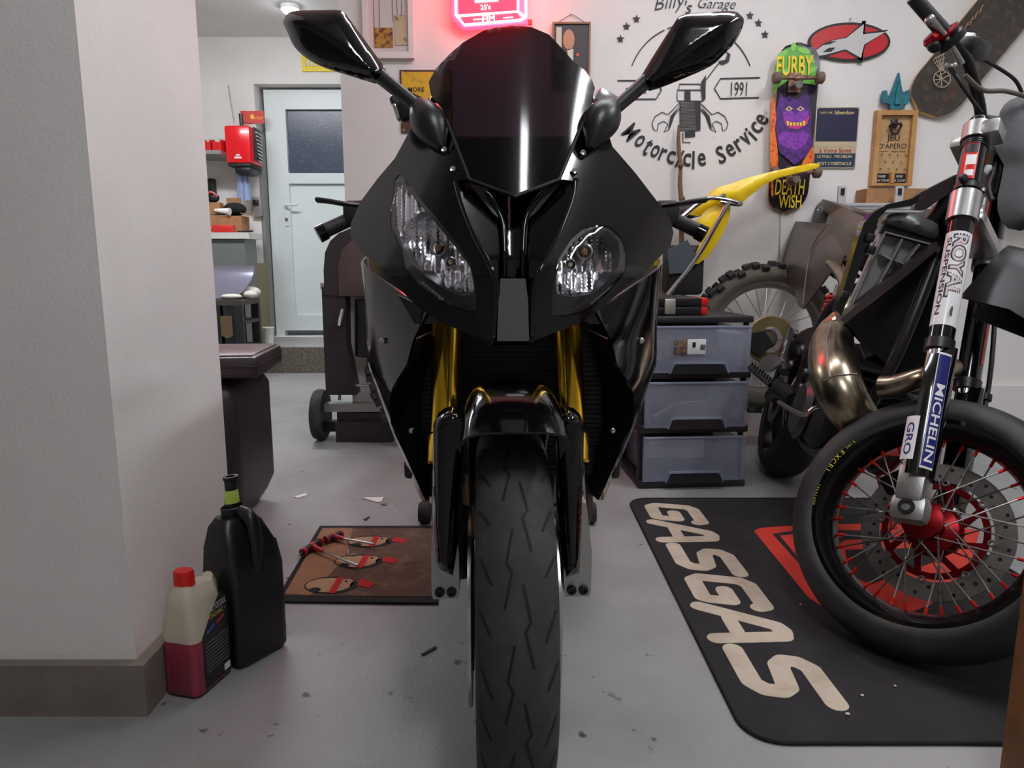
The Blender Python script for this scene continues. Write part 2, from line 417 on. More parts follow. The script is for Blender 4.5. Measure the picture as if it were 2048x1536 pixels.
# red tool dispenser
x0, x1, z0, z1 = wrect(449, 250, 500, 326, 6.2)
t = thing('tool_dispenser', 'red wall-mounted tool and paper dispenser left of the white door', 'dispenser', ((x0 + x1) / 2, WF, z0))
MB().rbox(((x0 + x1) / 2, 6.35, (z0 + z1) / 2), (x1 - x0, .3, z1 - z0), .02).build('case', mat('red_enamel', (222, 26, 34), .22, coat=.3), t)
MB().rbox(((x0 + x1) / 2, 6.35, z0 - .012), (x1 - x0 - .02, .27, .03), .01).build('base', matte, t)
MB().rbox(((x0 + x1) / 2 + .02, 6.33, z0 - .055), (.13, .2, .06), .01).build('outlet', satin, t)
mb = MB(); mb.box((x1 + .004, 6.37, (z0 + z1) / 2 + .02), (.008, .17, .27)); mb.build('wrench_rack', satin, t, ang=0)
for i in range(9):
    zz = z1 - .045 - i * .029
    mb = MB(); mb.tube([(x1 + .014, 6.29 + .006 * i, zz), (x1 + .02, 6.33 + .004 * i, zz + .006), (x1 + .014, 6.44, zz)], [.011, .006, .008], 6); mb.build('wrench', steel, t)
mb = MB(); mb.box(((x0 + x1) / 2, 6.199, z0 + .045), (.06, .003, .014)); mb.box(((x0 + x1) / 2, 6.199, z0 + .065), (.03, .003, .012)); mb.build('print', white, t, ang=0)
MB().tube([(x0 + .1, 6.35, z1 - .02), (x0 + .095, 6.35, z1 + .12)], .017, 8).build('holder', satin, t)
q0 = P(469, 245, 6.3); q1 = P(457, 170, 6.28)
mb = MB(); mb.box((0, 0, 0), (.02, .01, (q1 - q0).length), rot=(q1 - q0).to_track_quat('Z', 'Y').to_matrix()); mb.v = [v + (q0 + q1) / 2 for v in mb.v]
mb.build('file_blade', steel, t, ang=0)
q0 = P(484, 335, 6.33)
rows = []
for i in range(9):
    zz = q0.z - .27 * i / 8; row = []
    for k in range(13): row.append((q0.x - .035 - .004 * i + (.075 + .008 * i) * k / 12, 6.33 + .012 * math.sin(k * 1.3 + i * .2), zz))
    rows.append(row)
tag(MB().grid(rows, th=.002, flip=True).build('paper_towel', mat('blue_paper_towel', (150, 166, 200), .9)), 'blue paper towel hanging out of the red tool dispenser', 'towel')
x0, x1, z0, z1 = wrect(482, 222, 528, 247, 6.49)
t = thing('red_sign', 'small red sign with yellow emblem and lettering beside the white door', 'sign', ((x0 + x1) / 2, 6.49, z0))
MB().box(((x0 + x1) / 2, 6.49, (z0 + z1) / 2), (x1 - x0, .01, z1 - z0)).build('plate', mat('faded_red_print', (205, 70, 66), .5), t, ang=0)
mb = MB(); text(mb, 'WOLF', wallm((x1 - .05, 6.483, z0 + .045)), wid=.085); mb.prism([(.018 * math.cos(a * math.pi / 3), .022 * math.sin(a * math.pi / 3)) for a in range(6)], .002, wallm(((x0 + x1) / 2, 6.484, z0 + .055)))
mb.build('lettering', mat('yellow_print', (240, 200, 70), .5), t, ang=0)
# yellow plate over the door
x0, x1, z0, z1 = wrect(604, 108, 690, 143, 6.49)
t = thing('yellow_plate', 'yellow plate with white and black lettering above the white door', 'sign', ((x0 + x1) / 2, 6.49, z0))
MB().box(((x0 + x1) / 2, 6.49, (z0 + z1) / 2), (x1 - x0, .01, z1 - z0)).build('plate', mat('yellow_enamel', (232, 206, 30), .45), t, ang=0)
mb = MB(); text(mb, 'BEST', wallm((x0 + .11, 6.483, z1 - .075)), wid=.15, bold=.012, mi=1); text(mb, 'BEST', wallm((x0 + .11, 6.481, z1 - .075)), wid=.14)
mb.build('lettering', [white, black], t, ang=0)
# shelf with red bins, dark wall box, switch
x0, x1, z0, z1 = wrect(398, 280, 450, 304, 6.2)
tag(slab(-2.95, x1, 6.1, WF, z0 - .03, z0).build('wall_shelf', alu, ang=0), 'narrow grey wall shelf under the red parts bins', 'shelf')
binm = mat('red_bin', (204, 24, 28), .35)
for i, (a, b) in enumerate(((407, 421), (424, 442))):
    xa, xb, za, zb = wrect(a, 282, b, 304, 6.15); t = MB()
    t.box(((xa + xb) / 2, 6.3, za + .006), (xb - xa, .28, .012)); t.box(((xa + xb) / 2, 6.16, za + .04), (xb - xa, .012, .08)); t.box(((xa + xb) / 2, 6.44, za + .05), (xb - xa, .012, .1))
    for xx in (xa + .006, xb - .006): t.box((xx, 6.3, za + .05), (.012, .28, .1))
    tag(t.build('parts_bin', binm, ang=0), ('small' if i == 0 else 'wider') + ' red parts bin on the wall shelf beside the red dispenser', 'bin', 'red parts bins')
    k = MB()
    for j in range(9): k.ball((xa + .03 + (xb - xa - .06) * random.random(), 6.2 + .18 * random.random(), za + .085 + .02 * random.random()), (.03, .04, .02), 7, 5)
    tag(k.build('plastic_bags', mat('clear_bag_heap', (186, 176, 164), .3), ang=60), 'crumpled clear bags of parts in the ' + ('small' if i == 0 else 'wider') + ' red bin', 'bag', kind='stuff')
x0, x1, z0, z1 = wrect(404, 357, 430, 402, 6.45)
t = thing('wall_box', 'dark rectangular opening box on the far wall above the workbench', 'box', ((x0 + x1) / 2, 6.45, z0))
MB().rbox(((x0 + x1) / 2, 6.46, (z0 + z1) / 2), (x1 - x0, .07, z1 - z0), .01).build('case', satin, t)
MB().box(((x0 + x1) / 2, 6.42, (z0 + z1) / 2), (x1 - x0 - .03, .01, z1 - z0 - .03)).build('front', deep, t, ang=0)
x0, x1, z0, z1 = wrect(505, 394, 524, 433, 6.47)
t = thing('wall_switch', 'grey switch box with a round dial between bench and door', 'switch', ((x0 + x1) / 2, 6.47, z0))
MB().rbox(((x0 + x1) / 2, 6.47, (z0 + z1) / 2), (x1 - x0, .05, z1 - z0), .006).build('plate', mat('grey_switch', (138, 136, 134), .5), t)
MB().rbox(((x0 + x1) / 2, 6.44, z1 - .05), (.05, .02, .05), .006).build('button', black, t)
MB().cyl(((x0 + x1) / 2, 6.44, z0 + .055), ((x0 + x1) / 2, 6.45, z0 + .055), .03).build('dial', alu, t)
# workbench
BZ = 1.114
t = thing('workbench', 'grey workbench with a white top left of the white door', 'workbench', (-2.6, 6.08, 0))
slab(-3.1, -2.15, 5.92, 6.24, BZ - .05, BZ).build('worktop', mat('white_worktop', (206, 206, 200), .5), t, ang=0)
gb = mat('grey_bench_steel', (112, 118, 114), .5)
slab(-3.1, -2.2, 5.95, 5.97, .80, BZ - .05).build('front_panel', gb, t, ang=0)
slab(-2.24, -2.2, 5.97, 6.22, .0, BZ - .05).build('side_panel', gb, t, ang=0)
slab(-3.06, -2.24, 5.98, 6.20, .62, .66).build('shelf', gb, t, ang=0)
slab(-3.1, -3.06, 5.97, 6.22, .0, BZ - .05).build('side_panel', gb, t, ang=0)
def open_box(name, x0, x1, y0, y1, z0, z1, m, label, lid=True):
    b = MB(); th = .006
    b.box(((x0 + x1) / 2, (y0 + y1) / 2, z0 + th), (x1 - x0, y1 - y0, th))
    for xx in (x0, x1): b.box((xx, (y0 + y1) / 2, (z0 + z1) / 2), (th, y1 - y0, z1 - z0))
    for yy in (y0, y1): b.box(((x0 + x1) / 2, yy, (z0 + z1) / 2), (x1 - x0, th, z1 - z0))
    if lid: b.box((x1 + .05, (y0 + y1) / 2, z1 + .01), (.11, y1 - y0, th), rot=M.Rotation(.25, 3, 'Y'))
    return tag(b.build(name, m, ang=0), label, 'box')
open_box('cardboard_box', -2.60, -2.25, 6.04, 6.22, BZ, BZ + .14, card, 'open cardboard box on the white-topped workbench')
open_box('cardboard_box', -2.56, -2.43, 6.06, 6.14, BZ + .15, BZ + .25, card, 'small brown box standing on the open cardboard box', False)
tag(slab(-2.43, -2.31, 6.215, 6.225, BZ + .15, BZ + .30).build('cardboard_sheet', card, ang=0), 'upright brown cardboard sheet behind the black cloth cap', 'cardboard')
k = MB(); k.ball((-2.33, 6.13, BZ + .20), (.10, .07, .055), 12, 8); k.box((-2.42, 6.13, BZ + .16), (.10, .08, .014))
tag(k.build('black_cap', mat('black_fabric', (20, 20, 22), .9)), 'black cloth cap lying on the cardboard box', 'cap')
k = MB(); k.tube([(-2.46, 6.035, BZ + .185), (-2.33, 6.02, BZ + .172)], [.012, .03], 12)
tag(k.build('white_tube', white), 'white tapered tube lying on the cardboard box', 'tube')
k = MB(); k.rbox((-2.37, 5.975, BZ + .031), (.17, .07, .06), .01)
tag(k.build('red_case', mat('red_case_plastic', (208, 44, 40), .45)), 'flat red plastic case at the front of the workbench', 'case')
k = MB(); k.ball((-2.50, 5.97, BZ + .031), (.035, .035, .03), 12, 8)
tag(k.build('orange_lump', mat('orange_plastic', (224, 110, 70), .5)), 'small orange lump beside the flat red case', 'tool')
k = MB(); k.ball((-2.495, 6.10, BZ + .29), (.055, .035, .04), 12, 8); k.tube([(-2.54, 6.08, BZ + .30), (-2.495, 6.06, BZ + .335), (-2.45, 6.08, BZ + .30)], .010, 8, 1, 3)
tag(k.build('cable_coil', [black, mat('pink_cable', (190, 90, 80), .5)]), 'dark tangle with a pink band on the small brown box', 'cable')
k = MB(); k.tube([(-2.25, 5.95, BZ + .008), (-2.17, 5.93, BZ + .008), (-2.12, 5.93, BZ + .012), (-2.2, 5.98, BZ + .008)], .007, 6, sm=4)
tag(k.build('dangling_cable', satin), 'thin dark cable lying over the corner of the workbench', 'cable')
# black shelf cabinet with silver shield, rag, glass sheet, bucket
t = thing('shelf_cabinet', 'low black plastic cabinet with open side shelves', 'cabinet', (-2.34, 5.4, 0))
CZ = .60; pl = mat('black_cabinet_plastic', (38, 38, 40), .5)
slab(-2.64, -1.97, 5.2, 5.58, CZ - .04, CZ).build('top', mat('dusty_black_top', (70, 66, 62), .7), t, ang=0)
slab(-2.64, -2.11, 5.2, 5.24, 0, CZ - .04).build('front', pl, t, ang=0)
slab(-2.13, -2.09, 5.2, 5.58, 0, CZ - .04).build('upright', pl, t, ang=0)
slab(-2.03, -1.97, 5.2, 5.24, 0, CZ - .04).build('upright', pl, t, ang=0); slab(-2.03, -1.97, 5.54, 5.58, 0, CZ - .04).build('upright', pl, t, ang=0)
for z in (.04, .23, .42): slab(-2.09, -1.97, 5.22, 5.56, z, z + .025).build('shelf', pl, t, ang=0)
slab(-2.64, -2.09, 5.54, 5.58, 0, CZ - .04).build('back', pl, t, ang=0)
k = MB(); a = P(440, 632, 5.19); b = P(466, 674, 5.19)
k.prism([(a.x, a.z), (b.x, a.z), (b.x, b.z + .01), ((a.x + b.x) / 2, b.z - .012), (a.x, b.z + .01)], .004, frame((0, 5.195, 0), (1, 0, 0), (0, 0, 1)))
k.build('brown_label', mat('brown_panel', (110, 92, 66), .6), t, ang=0)
k = MB(); rows = []
for i in range(13):
    u = i / 12; row = []
    for j in range(11):
        v = j / 10; xr = 508 - 40 * u ** 2.2; px = 398 + (xr - 398) * v; py = 531 + 66 * u
        row.append(P(px, py, 5.50 - .22 * u ** 1.5))
    rows.append(row)
k.grid(rows, th=.004, flip=True)
tag(k.build('curved_shield', mat('pale_silver_sheet', (196, 196, 220), .12, .85)), 'pale silver curved sheet leaning on the black cabinet', 'sheet')
k = MB(); k.ball((-2.02, 5.50, CZ + .046), (.09, .07, .045), 12, 8); k.ball((-2.08, 5.30, CZ + .021), (.08, .05, .02), 12, 8); k.ball((-1.98, 5.40, CZ + .031), (.06, .05, .03), 10, 6)
tag(k.build('white_rag', mat('white_cotton', (216, 212, 204), .9), ang=60), 'crumpled white rag on top of the black cabinet', 'rag')
k = MB(); a = P(511, 526, 5.95); b = P(536, 526, 5.95)
k.box(((a.x + b.x) / 2, 5.95, a.z / 2 + .1), (b.x - a.x, .006, a.z - .2), rot=None)
tag(k.build('glass_sheet', glass('dusty_glass', (180, 178, 160), .05, ((170, 165, 140), .35)), ang=0), 'upright dusty glass sheet between the black cabinet and the door', 'glass')
k = MB(); a = P(537, 668, 5.78)
k.lathe([(0, .2), (.036, .2), (.042, .34), (.046, .345), (.046, .352), (.038, .352), (.034, .21), (0, .21)], 20, M.Translation((a.x, 5.78, 0)))
tag(k.build('white_bucket', mat('spotted_bucket', (226, 226, 220), .5, var=(30, (40, 40, 42), .62, .68)), base=(a.x, 5.78, .2)), 'small white spotted pot on the door step beside the black cabinet', 'bucket')
# ================================================================ THINGS ON THE BACK WALL
WD = WB_ - .004
def Wp(px, py, off=0): return P(px, py, WD - off)
def plate(x0, x1, z0, z1, th=.006, mi=0, mb=None, y=None):
    mb = mb or MB(); y = WD if y is None else y; return mb.box(((x0 + x1) / 2, y - th / 2, (z0 + z1) / 2), (x1 - x0, th, z1 - z0), mi)
# ---- neon box sign
red_glow = emit('neon_red_panel', (255, 44, 72), 1.5); tube_glow = emit('neon_tube', (255, 84, 92), 28.0)
def sgn(px, py, off=.07): return Wp(px, py, off)
t = thing('neon_sign', 'glowing pink and red neon box sign high on the back wall', 'sign', Wp(980, 50))
o1 = [(903, -160), (1054, -160), (1055, 47), (926, 55), (903, 33)]
k = MB(); panel(k, o1, lambda x, y, q: sgn(x, y, .05), .045, 30, dirv=(0, 1, 0)); k.build('case', mat('pink_acrylic_case', (235, 70, 100), .3, emis=((255, 30, 50), 5.5)), t)
k = MB(); panel(k, [(914, -150), (1038, -150), (1037, 22), (918, 30)], lambda x, y, q: sgn(x, y, .055), .004, 30); k.build('panel', red_glow, t)
k = MB(); panel(k, [(921, 34), (1035, 25), (1040, 37), (927, 46)], lambda x, y, q: sgn(x, y, .055), .004, 30); k.build('panel', red_glow, t)
for pts in ([(910, -140), (912, 30), (929, 50), (1042, 40), (1052, 34), (1050, -140)], [(914, 32), (1036, 23), (1036, -140)], [(1036, 23), (1052, 36)]):
    MB().tube([sgn(x, y, .06) for x, y in pts], .0055, 8).build('neon_tube', tube_glow, t)
k = MB(); wl = emit('neon_white_print', (255, 225, 215), 6.0)
text(k, "25's", wallm(sgn(971, 14, .06), .06), wid=.044); text(k, 'FIM', wallm(sgn(977, 37, .06), .06), wid=.055)
for i in range(12): k.box(sgn(951 + i * 4, 2.6 - i * .22, .06), (.006, .002, .010))
for i in range(8): k.box(sgn(949 + (i if i < 4 else i + 8) * 5, 39 - (i if i < 4 else i + 8) * .3, .06), (.009, .002, .003))
k.build('lettering', wl, t, ang=0)
MB().box(sgn(1060, 45, .03), (.02, .02, .02)).build('bracket', redp, t)
# ---- framed document
x0, x1, _, _ = wrect(728, 60, 829, 120, WD); zb = Wp(800, 119).z; zt = zb + .56
t = thing('picture_frame', 'white picture frame with old documents and photographs', 'picture', ((x0 + x1) / 2, WD, zb))
fw_ = mat('white_frame', (222, 216, 212), .45)
for a, b, c, e in ((x0, x0 + .025, zb, zt), (x1 - .025, x1, zb, zt), (x0 + .025, x1 - .025, zb, zb + .028), (x0 + .025, x1 - .025, zt - .028, zt)):
    plate(a, b, c, e, .025).build('frame_bar', fw_, t, ang=0)
plate(x0 + .02, x1 - .02, zb + .02, zt - .02, .006).build('backing', mat('pale_document', (206, 196, 190), .7), t, ang=0)
k = MB()
for i, u in enumerate((.12, .27, .62, .74, .86)): k.box((x0 + .03 + u * (x1 - x0 - .06), WD - .008, zb + .24), (.0015, .002, .21 if i in (0, 1) else .16))
for z in (.35, .375): k.box(((x0 + x1) / 2, WD - .008, zb + z), (x1 - x0 - .07, .002, .002))
for i in range(14): k.box((x0 + .045 + i * .012, WD - .008, zb + (.385 if i < 5 or i > 9 else .36)), (.008, .002, .004))
k.build('ruled_lines', mat('ink', (70, 60, 60), .7), t, ang=0)
plate(x0 + .05, x0 + .135, zb + .05, zb + .135, .004, y=WD - .006).build('photograph', mat('reddish_photo', (110, 52, 34), .5, var=(40, (176, 132, 50), .45, .55)), t, ang=0)
plate(x0 + .145, x1 - .03, zb + .06, zb + .19, .004, y=WD - .006).build('photograph', mat('sepia_photo', (196, 172, 140), .5, var=(32, (76, 60, 46), .55, .66)), t, ang=0)
plate(x0 + .05, x0 + .11, zb + .41, zb + .5, .004, y=WD - .006).build('photograph', mat('dark_photo', (74, 56, 54), .5), t, ang=0)
# ---- rusty yellow plate
x0, x1, z0, z1 = wrect(801, 140, 905, 266, WD)
t = thing('rusty_plate', 'rusty yellow and brown metal plate reading MORE behind the mirror', 'sign', ((x0 + x1) / 2, WD, z0))
plate(x0, x1, z0, z1, .004).build('plate', mat('rust_brown', (78, 46, 40), .5, var=(18, (104, 60, 44), .4, .7)), t, ang=0)
yl = mat('rusty_yellow', (214, 172, 34), .45, var=(26, (150, 90, 40), .5, .8))
zm = z1 - .1
k = MB(); k.prism([(x0 + .008, z1 - .01), (x1 - .008, z1 - .01), (x1 - .008, zm), ((x0 + x1) / 2, zm - .03), (x0 + .008, zm + .02)], .002, frame((0, WD - .004, 0), (1, 0, 0), (0, 0, 1))); k.build('yellow_field', yl, t, ang=0)
k = MB(); k.prism([(x1 - .05, z0 + .008), (x1 - .008, z0 + .008), (x1 - .008, z0 + .12)], .002, frame((0, WD - .004, 0), (1, 0, 0), (0, 0, 1))); k.build('yellow_corner', mat('plate_orange', (226, 160, 30), .45), t, ang=0)
text(MB(), 'MORE', wallm((x0 + .075, WD - .008, zm + .012)), wid=.075, bold=.01).build('lettering', black, t, ang=0)
for xx, zz in ((x0 + .012, z1 - .012), (x0 + .012, z0 + .012), (x1 - .012, z1 - .012)): MB().cyl((xx, WD - .007, zz), (xx, WD - .004, zz), .005, n=10).build('rivet', alu, t)
# ---- hanging portrait (plain stand-in)
x0, x1, z0, z1 = wrect(1104, 46, 1180, 176, WD)
t = thing('portrait_plate', 'wood-framed dark portrait plate hanging on a string behind the windscreen', 'picture', ((x0 + x1) / 2, WD, z0))
plate(x0, x1, z0, z1, .008).build('plate', mat('dark_portrait', (58, 54, 58), .45), t, ang=0)
fr = mat('worn_wood_edge', (150, 112, 84), .6)
for a, b, c, e in ((x0, x0 + .008, z0, z1), (x1 - .008, x1, z0, z1), (x0 + .008, x1 - .008, z1 - .008, z1), (x0 + .008, x1 - .008, z0, z0 + .008)): plate(a, b, c, e, .016).build('frame_bar', fr, t, ang=0)
cx = (x0 + x1) / 2; fm = frame((cx, WD - .009, z1), (1, 0, 0), (0, 0, 1))
k = MB(); k.prism([(-.07, -.02), (-.045, -.02), (-.045, -.16), (-.07, -.16)], .001, fm); k.build('pale_window', mat('pale_window_print', (206, 196, 176), .5), t, ang=0)
k = MB(); k.prism([(.0 + .026 * math.cos(a * .3142) - .012, -.075 + .045 * math.sin(a * .3142)) for a in range(20)], .0015, fm); k.build('warm_oval', mat('warm_print', (190, 138, 104), .5), t, ang=0)
k = MB(); k.prism([(-.02, -.115), (.01, -.115), (.008, -.2), (-.005, -.2)], .0015, fm); k.build('white_field', mat('shirt_print', (214, 206, 194), .5), t, ang=0)
k = MB(); k.prism([(.03 + .009 * math.cos(a), -.14 + .009 * math.sin(a)) for a in range(7)], .0015, fm); k.build('red_dot', mat('rose_print', (190, 80, 70), .5), t, ang=0)
k = MB(); k.tube([(x0 + .025, WD - .005, z1), (cx, WD - .005, z1 + .038), (x1 - .025, WD - .005, z1)], .0015, 5); k.build('string', mat('brown_string', (90, 70, 54), .8), t)
MB().cyl((cx, WD - .01, z1 + .038), (cx, WD + .004, z1 + .038), .004, n=8).build('nail', steel, t)
# ---- vinyl wall decal
DO = Wp(1376, 165); sc_ = (Wp(1476, 165).x - Wp(1276, 165).x) / 200     # metres per pixel on the wall
t = thing('wall_decal', 'large black motorcycle service decal with spark plug and wrenches on the back wall', 'decal', (DO.x, WD, DO.z - .6))
def D(px, py): q = Wp(px, py, .001); return q
def strip(pts, wd, closed=False):
    k = MB(); q = [D(*p) for p in pts]; N = len(q); L = []; Rr = []
    for i in range(N):
        a = q[i - 1] if i or closed else q[i]; b = q[(i + 1) % N] if i < N - 1 or closed else q[i]
        dv = (b - a).normalized(); nn = V((-dv.z, 0, dv.x)) * wd / 2; L.append(q[i] + nn); Rr.append(q[i] - nn)
    if closed: L.append(L[0]); Rr.append(Rr[0])
    k.grid([L, Rr], th=.0015, flip=True); return k
vin = mat('black_vinyl', (30, 30, 33), .55)
def dtext(txt, px, py, wid, tilt=0, name='lettering', **kw):
    k = MB(); text(k, txt, wallm(D(px, py), tilt), wid=wid * sc_, **kw); return k.build(name, vin, t, ang=0)
dtext('Billy', 1340, 8, 62, .12, shear=.35, bold=-.01); dtext("'s", 1377, 14, 14, .1, shear=.35); dtext('Garage', 1434, 10, 74, -.03, shear=.35, bold=-.01)
for px, py in ((1273, 38), (1253, 53), (1241, 78), (1500, 31), (1517, 46), (1530, 69)):
    k = MB(); k.prism([((8.5 if i % 2 == 0 else 3.6) * sc_ * math.cos(math.pi / 2 + i * math.pi / 5), (8.5 if i % 2 == 0 else 3.6) * sc_ * math.sin(math.pi / 2 + i * math.pi / 5)) for i in range(10)], .0012, wallm(D(px, py)))
    k.build('star', vin, t, ang=0)
ac = (1382, 168)
for a0, a1 in ((200, 245), (248, 292), (295, 340)):
    strip([(ac[0] + 126 * math.cos(R(a0 + (a1 - a0) * i / 14)), ac[1] + 128 * math.sin(R(a0 + (a1 - a0) * i / 14)) + 8) for i in range(15)], .0045).build('arc', vin, t, ang=0)
for pts in ([(1235, 161), (1300, 161)], [(1255, 198), (1312, 198), (1323, 180), (1312, 161)], [(1520, 155), (1441, 157), (1429, 177), (1441, 197), (1518, 195)]):
    strip(pts, .0055).build('banner_line', vin, t, ang=0)
dtext('since', 1272, 179, 42, 0, hei=.035); dtext('1991', 1478, 178, 32, 0, hei=.062)
# letters on the lower arc
word = 'Motorcycle Service'
tc = (1384, 158); rad = 178
angs = [139, 130, 123, 117, 111, 105, 99, 93.5, 89, 83, 77, 69, 61.5, 54.5, 48, 43, 37, 30]
for ch, a in zip(word, angs):
    if ch == ' ': continue
    px = tc[0] + rad * math.cos(R(a)) * .91; py = tc[1] + rad * math.sin(R(a)) * .91
    k = MB(); text(k, ch, wallm(D(px, py), math.atan2(1, 1) * 0 + R(a - 90) * -1), hei=(.082 if ch in 'MSlty' else (.08 if ch == 'i' else .060)), wid={'M': .05, 'l': .011, 'i': .011, 't': .03, 'r': .03}.get(ch, .037), bold=.014)
    wds = [v.x for v in k.v]; k.build('letter', vin, t, ang=0)
# spark plug, wrenches
wv = mat('white_vinyl', (222, 220, 216), .6)
def dprism(pts, m, name, h=.0012):
    k = MB(); q = [D(*p) for p in pts]; c = D(*pts[0]); k.prism([(v.x - c.x, v.z - c.z) for v in q], h, frame(c, (1, 0, 0), (0, 0, 1))); return k.build(name, m, t, ang=0)
for i in range(20):
    y = 205 + i * 2.9
    strip([(1360, y + 1.4), (1401, y)], .0032).build('thread_line', vin, t, ang=0)
strip([(1360, 203), (1360, 262)], .003).build('plug_edge', vin, t, ang=0)
dprism([(1390, 203), (1401, 203), (1401, 258), (1394, 262)], vin, 'plug_shade', .001)
strip([(1355, 180), (1404, 180), (1408, 186), (1406, 202), (1356, 202), (1354, 196)], .0045, True).build('plug_hex', vin, t, ang=0)
dprism([(1369, 182), (1381, 182), (1381, 201), (1369, 201)], vin, 'plug_facet'); dprism([(1402, 180), (1411, 176), (1411, 198), (1404, 203)], vin, 'plug_facet')
strip([(1358, 178), (1359, 168), (1401, 168), (1403, 178)], .004).build('plug_collar', vin, t, ang=0); dprism([(1402, 164), (1412, 150), (1411, 176), (1404, 178)], vin, 'plug_facet')
strip([(1366, 266), (1366, 284), (1381, 285)], .004).build('electrode', vin, t, ang=0); dprism([(1370, 263), (1390, 260), (1390, 273), (1370, 275)], vin, 'plug_tip')
for sx in (-1, 1):
    mx = lambda x: 1380 + sx * (x - 1380)
    strip([(mx(1400), 205), (mx(1424), 229), (mx(1436), 224), (mx(1450), 233), (mx(1456), 247), (mx(1453), 258), (mx(1446), 262), (mx(1443), 247), (mx(1432), 242), (mx(1424), 248), (mx(1432), 264), (mx(1421), 258), (mx(1416), 244), (mx(1412), 232), (mx(1398), 214)], .0035, True).build('wrench_outline', vin, t, ang=0)
    dprism([(mx(1402), 213), (mx(1419), 232), (mx(1424), 258), (mx(1417), 248), (mx(1412), 232)], vin, 'wrench_shade')
strip([(1412, 160), (1436, 128), (1448, 122), (1458, 116), (1460, 108), (1452, 104)], .004).build('wrench_outline', vin, t, ang=0)
dprism([(1436, 122), (1450, 120), (1456, 106), (1461, 110), (1457, 124), (1444, 130)], vin, 'wrench_shade')
# ---- skateboard with purple creature art
def deck(cx, cy, L, W, tilt, y, label, top, edge, tail=.1):
    """a deck standing on the wall: local x across, y along, z towards the viewer; both ends kick back a little"""
    m = wallm((cx, y, cy), tilt); rows = []; n = 40
    for i in range(n + 1):
        v = -L / 2 + L * i / n; e = max(0, abs(v) - (L / 2 - W / 2)) / (W / 2)
        hw = W / 2 * math.sqrt(max(0.0004, 1 - e * e)) ** .82
        kick = -.03 * max(0, (abs(v) - L * .34) / (L * .16)) ** 1.4
        rows.append([V((hw * u, v, kick + .006 * u * u)) for u in (-1, -.75, -.4, 0, .4, .75, 1)])
    k = MB(); k.grid(rows, th=.011); 
    for p in range(len(k.f)): k.mi[p] = 0 if p < n * 6 else 1
    k.v = [m @ v for v in k.v]
    return k, m
a = Wp(1590, 86); b = Wp(1580, 424); cx = (a.x + b.x) / 2; cz = (a.z + b.z) / 2; SL = a.z - b.z; SW = Wp(1627, 250).x - Wp(1542, 250).x
cx -= .008; SW -= .012
k, sm_ = deck(cx, cz, SL, SW, -.025, WD - .035, '', None, None)
t = thing('skateboard', 'skateboard with purple furry creature art and rusty trucks on the wall', 'skateboard', (cx, WD, b.z))
art = mat('board_dark_art', (34, 26, 40), .35); k.build('deck', [art, wood], t)
def art_poly(pts, m, name, z=.0085):
    """pts in skateboard photo pixels -> board frame; art lies on the deck"""
    k = MB(); q = [sm_.inverted() @ P(1586 + (x - 1586) * 1.08, y, WD - .04) for x, y in pts]
    k.prism([(v.x, v.y) for v in q], .0015, sm_ @ M.Translation((0, 0, z))); k.build(name, m, t, ang=0)
gr = mat('leaf_green', (92, 170, 60), .4); gr2 = mat('light_leaf_green', (130, 200, 84), .4); pu = mat('fur_purple', (92, 40, 140), .5, var=(60, (60, 24, 96), .4, .6)); pu2 = mat('bright_purple', (150, 60, 180), .5, var=(70, (104, 40, 150), .4, .6))
orr = mat('flame_orange', (236, 120, 40), .45, var=(50, (190, 70, 20), .5, .65)); yel = mat('paint_yellow', (236, 206, 40), .45)
art_poly([(1547, 185), (1549, 150), (1556, 118), (1570, 99), (1590, 90), (1610, 96), (1622, 112), (1628, 140), (1628, 170), (1610, 168), (1575, 162), (1560, 174)], gr, 'leaf_field', .007)
for (x, y, l, w_, an) in ((1566, 108, 11, 5, .5), (1586, 94, 9, 4.5, 1.4), (1606, 102, 12, 6, -.3), (1618, 118, 10, 5, -.9), (1622, 140, 9, 5, .6), (1554, 150, 10, 4, 1.4), (1572, 145, 10, 5, 1.2), (1552, 176, 9, 4, 1.5), (1606, 150, 9, 4, -.6)):
    art_poly([(x + l * math.cos(tt) * math.cos(an) - w_ * math.sin(tt) * math.sin(an), y - (l * math.cos(tt) * math.sin(an) + w_ * math.sin(tt) * math.cos(an))) for tt in [i * math.pi / 6 for i in range(12)]], gr2, 'leaf', .0085)
art_poly([(1561, 185), (1568, 196), (1580, 192), (1592, 200), (1604, 190), (1612, 184), (1616, 205), (1620, 230), (1618, 262), (1622, 285), (1612, 310), (1598, 322), (1588, 330), (1575, 318), (1560, 305), (1556, 280), (1553, 250), (1552, 225), (1558, 205)], pu, 'fur', .0075)
art_poly([(1560, 268), (1572, 262), (1590, 268), (1605, 262), (1616, 270), (1610, 288), (1590, 300), (1570, 294), (1558, 284)], pu2, 'fur_light', .0085)
art_poly([(1566, 226), (1580, 219), (1590, 230), (1602, 218), (1614, 222), (1612, 240), (1600, 254), (1584, 257), (1570, 250)], pu2, 'brow', .0085)
for x in (1578, 1599): art_poly([(x - 7, 219), (x, 213), (x + 7, 218), (x, 223)], mat('cream_print', (226, 200, 160), .5), 'eye', .0095); art_poly([(x - 2, 216), (x + 2, 216), (x + 2, 220), (x - 2, 220)], black, 'pupil', .0105)
art_poly([(1565, 234), (1574, 246), (1590, 250), (1606, 244), (1616, 230), (1612, 248), (1594, 259), (1578, 256)], mat('mouth_magenta', (200, 50, 130), .5), 'mouth', .0095)
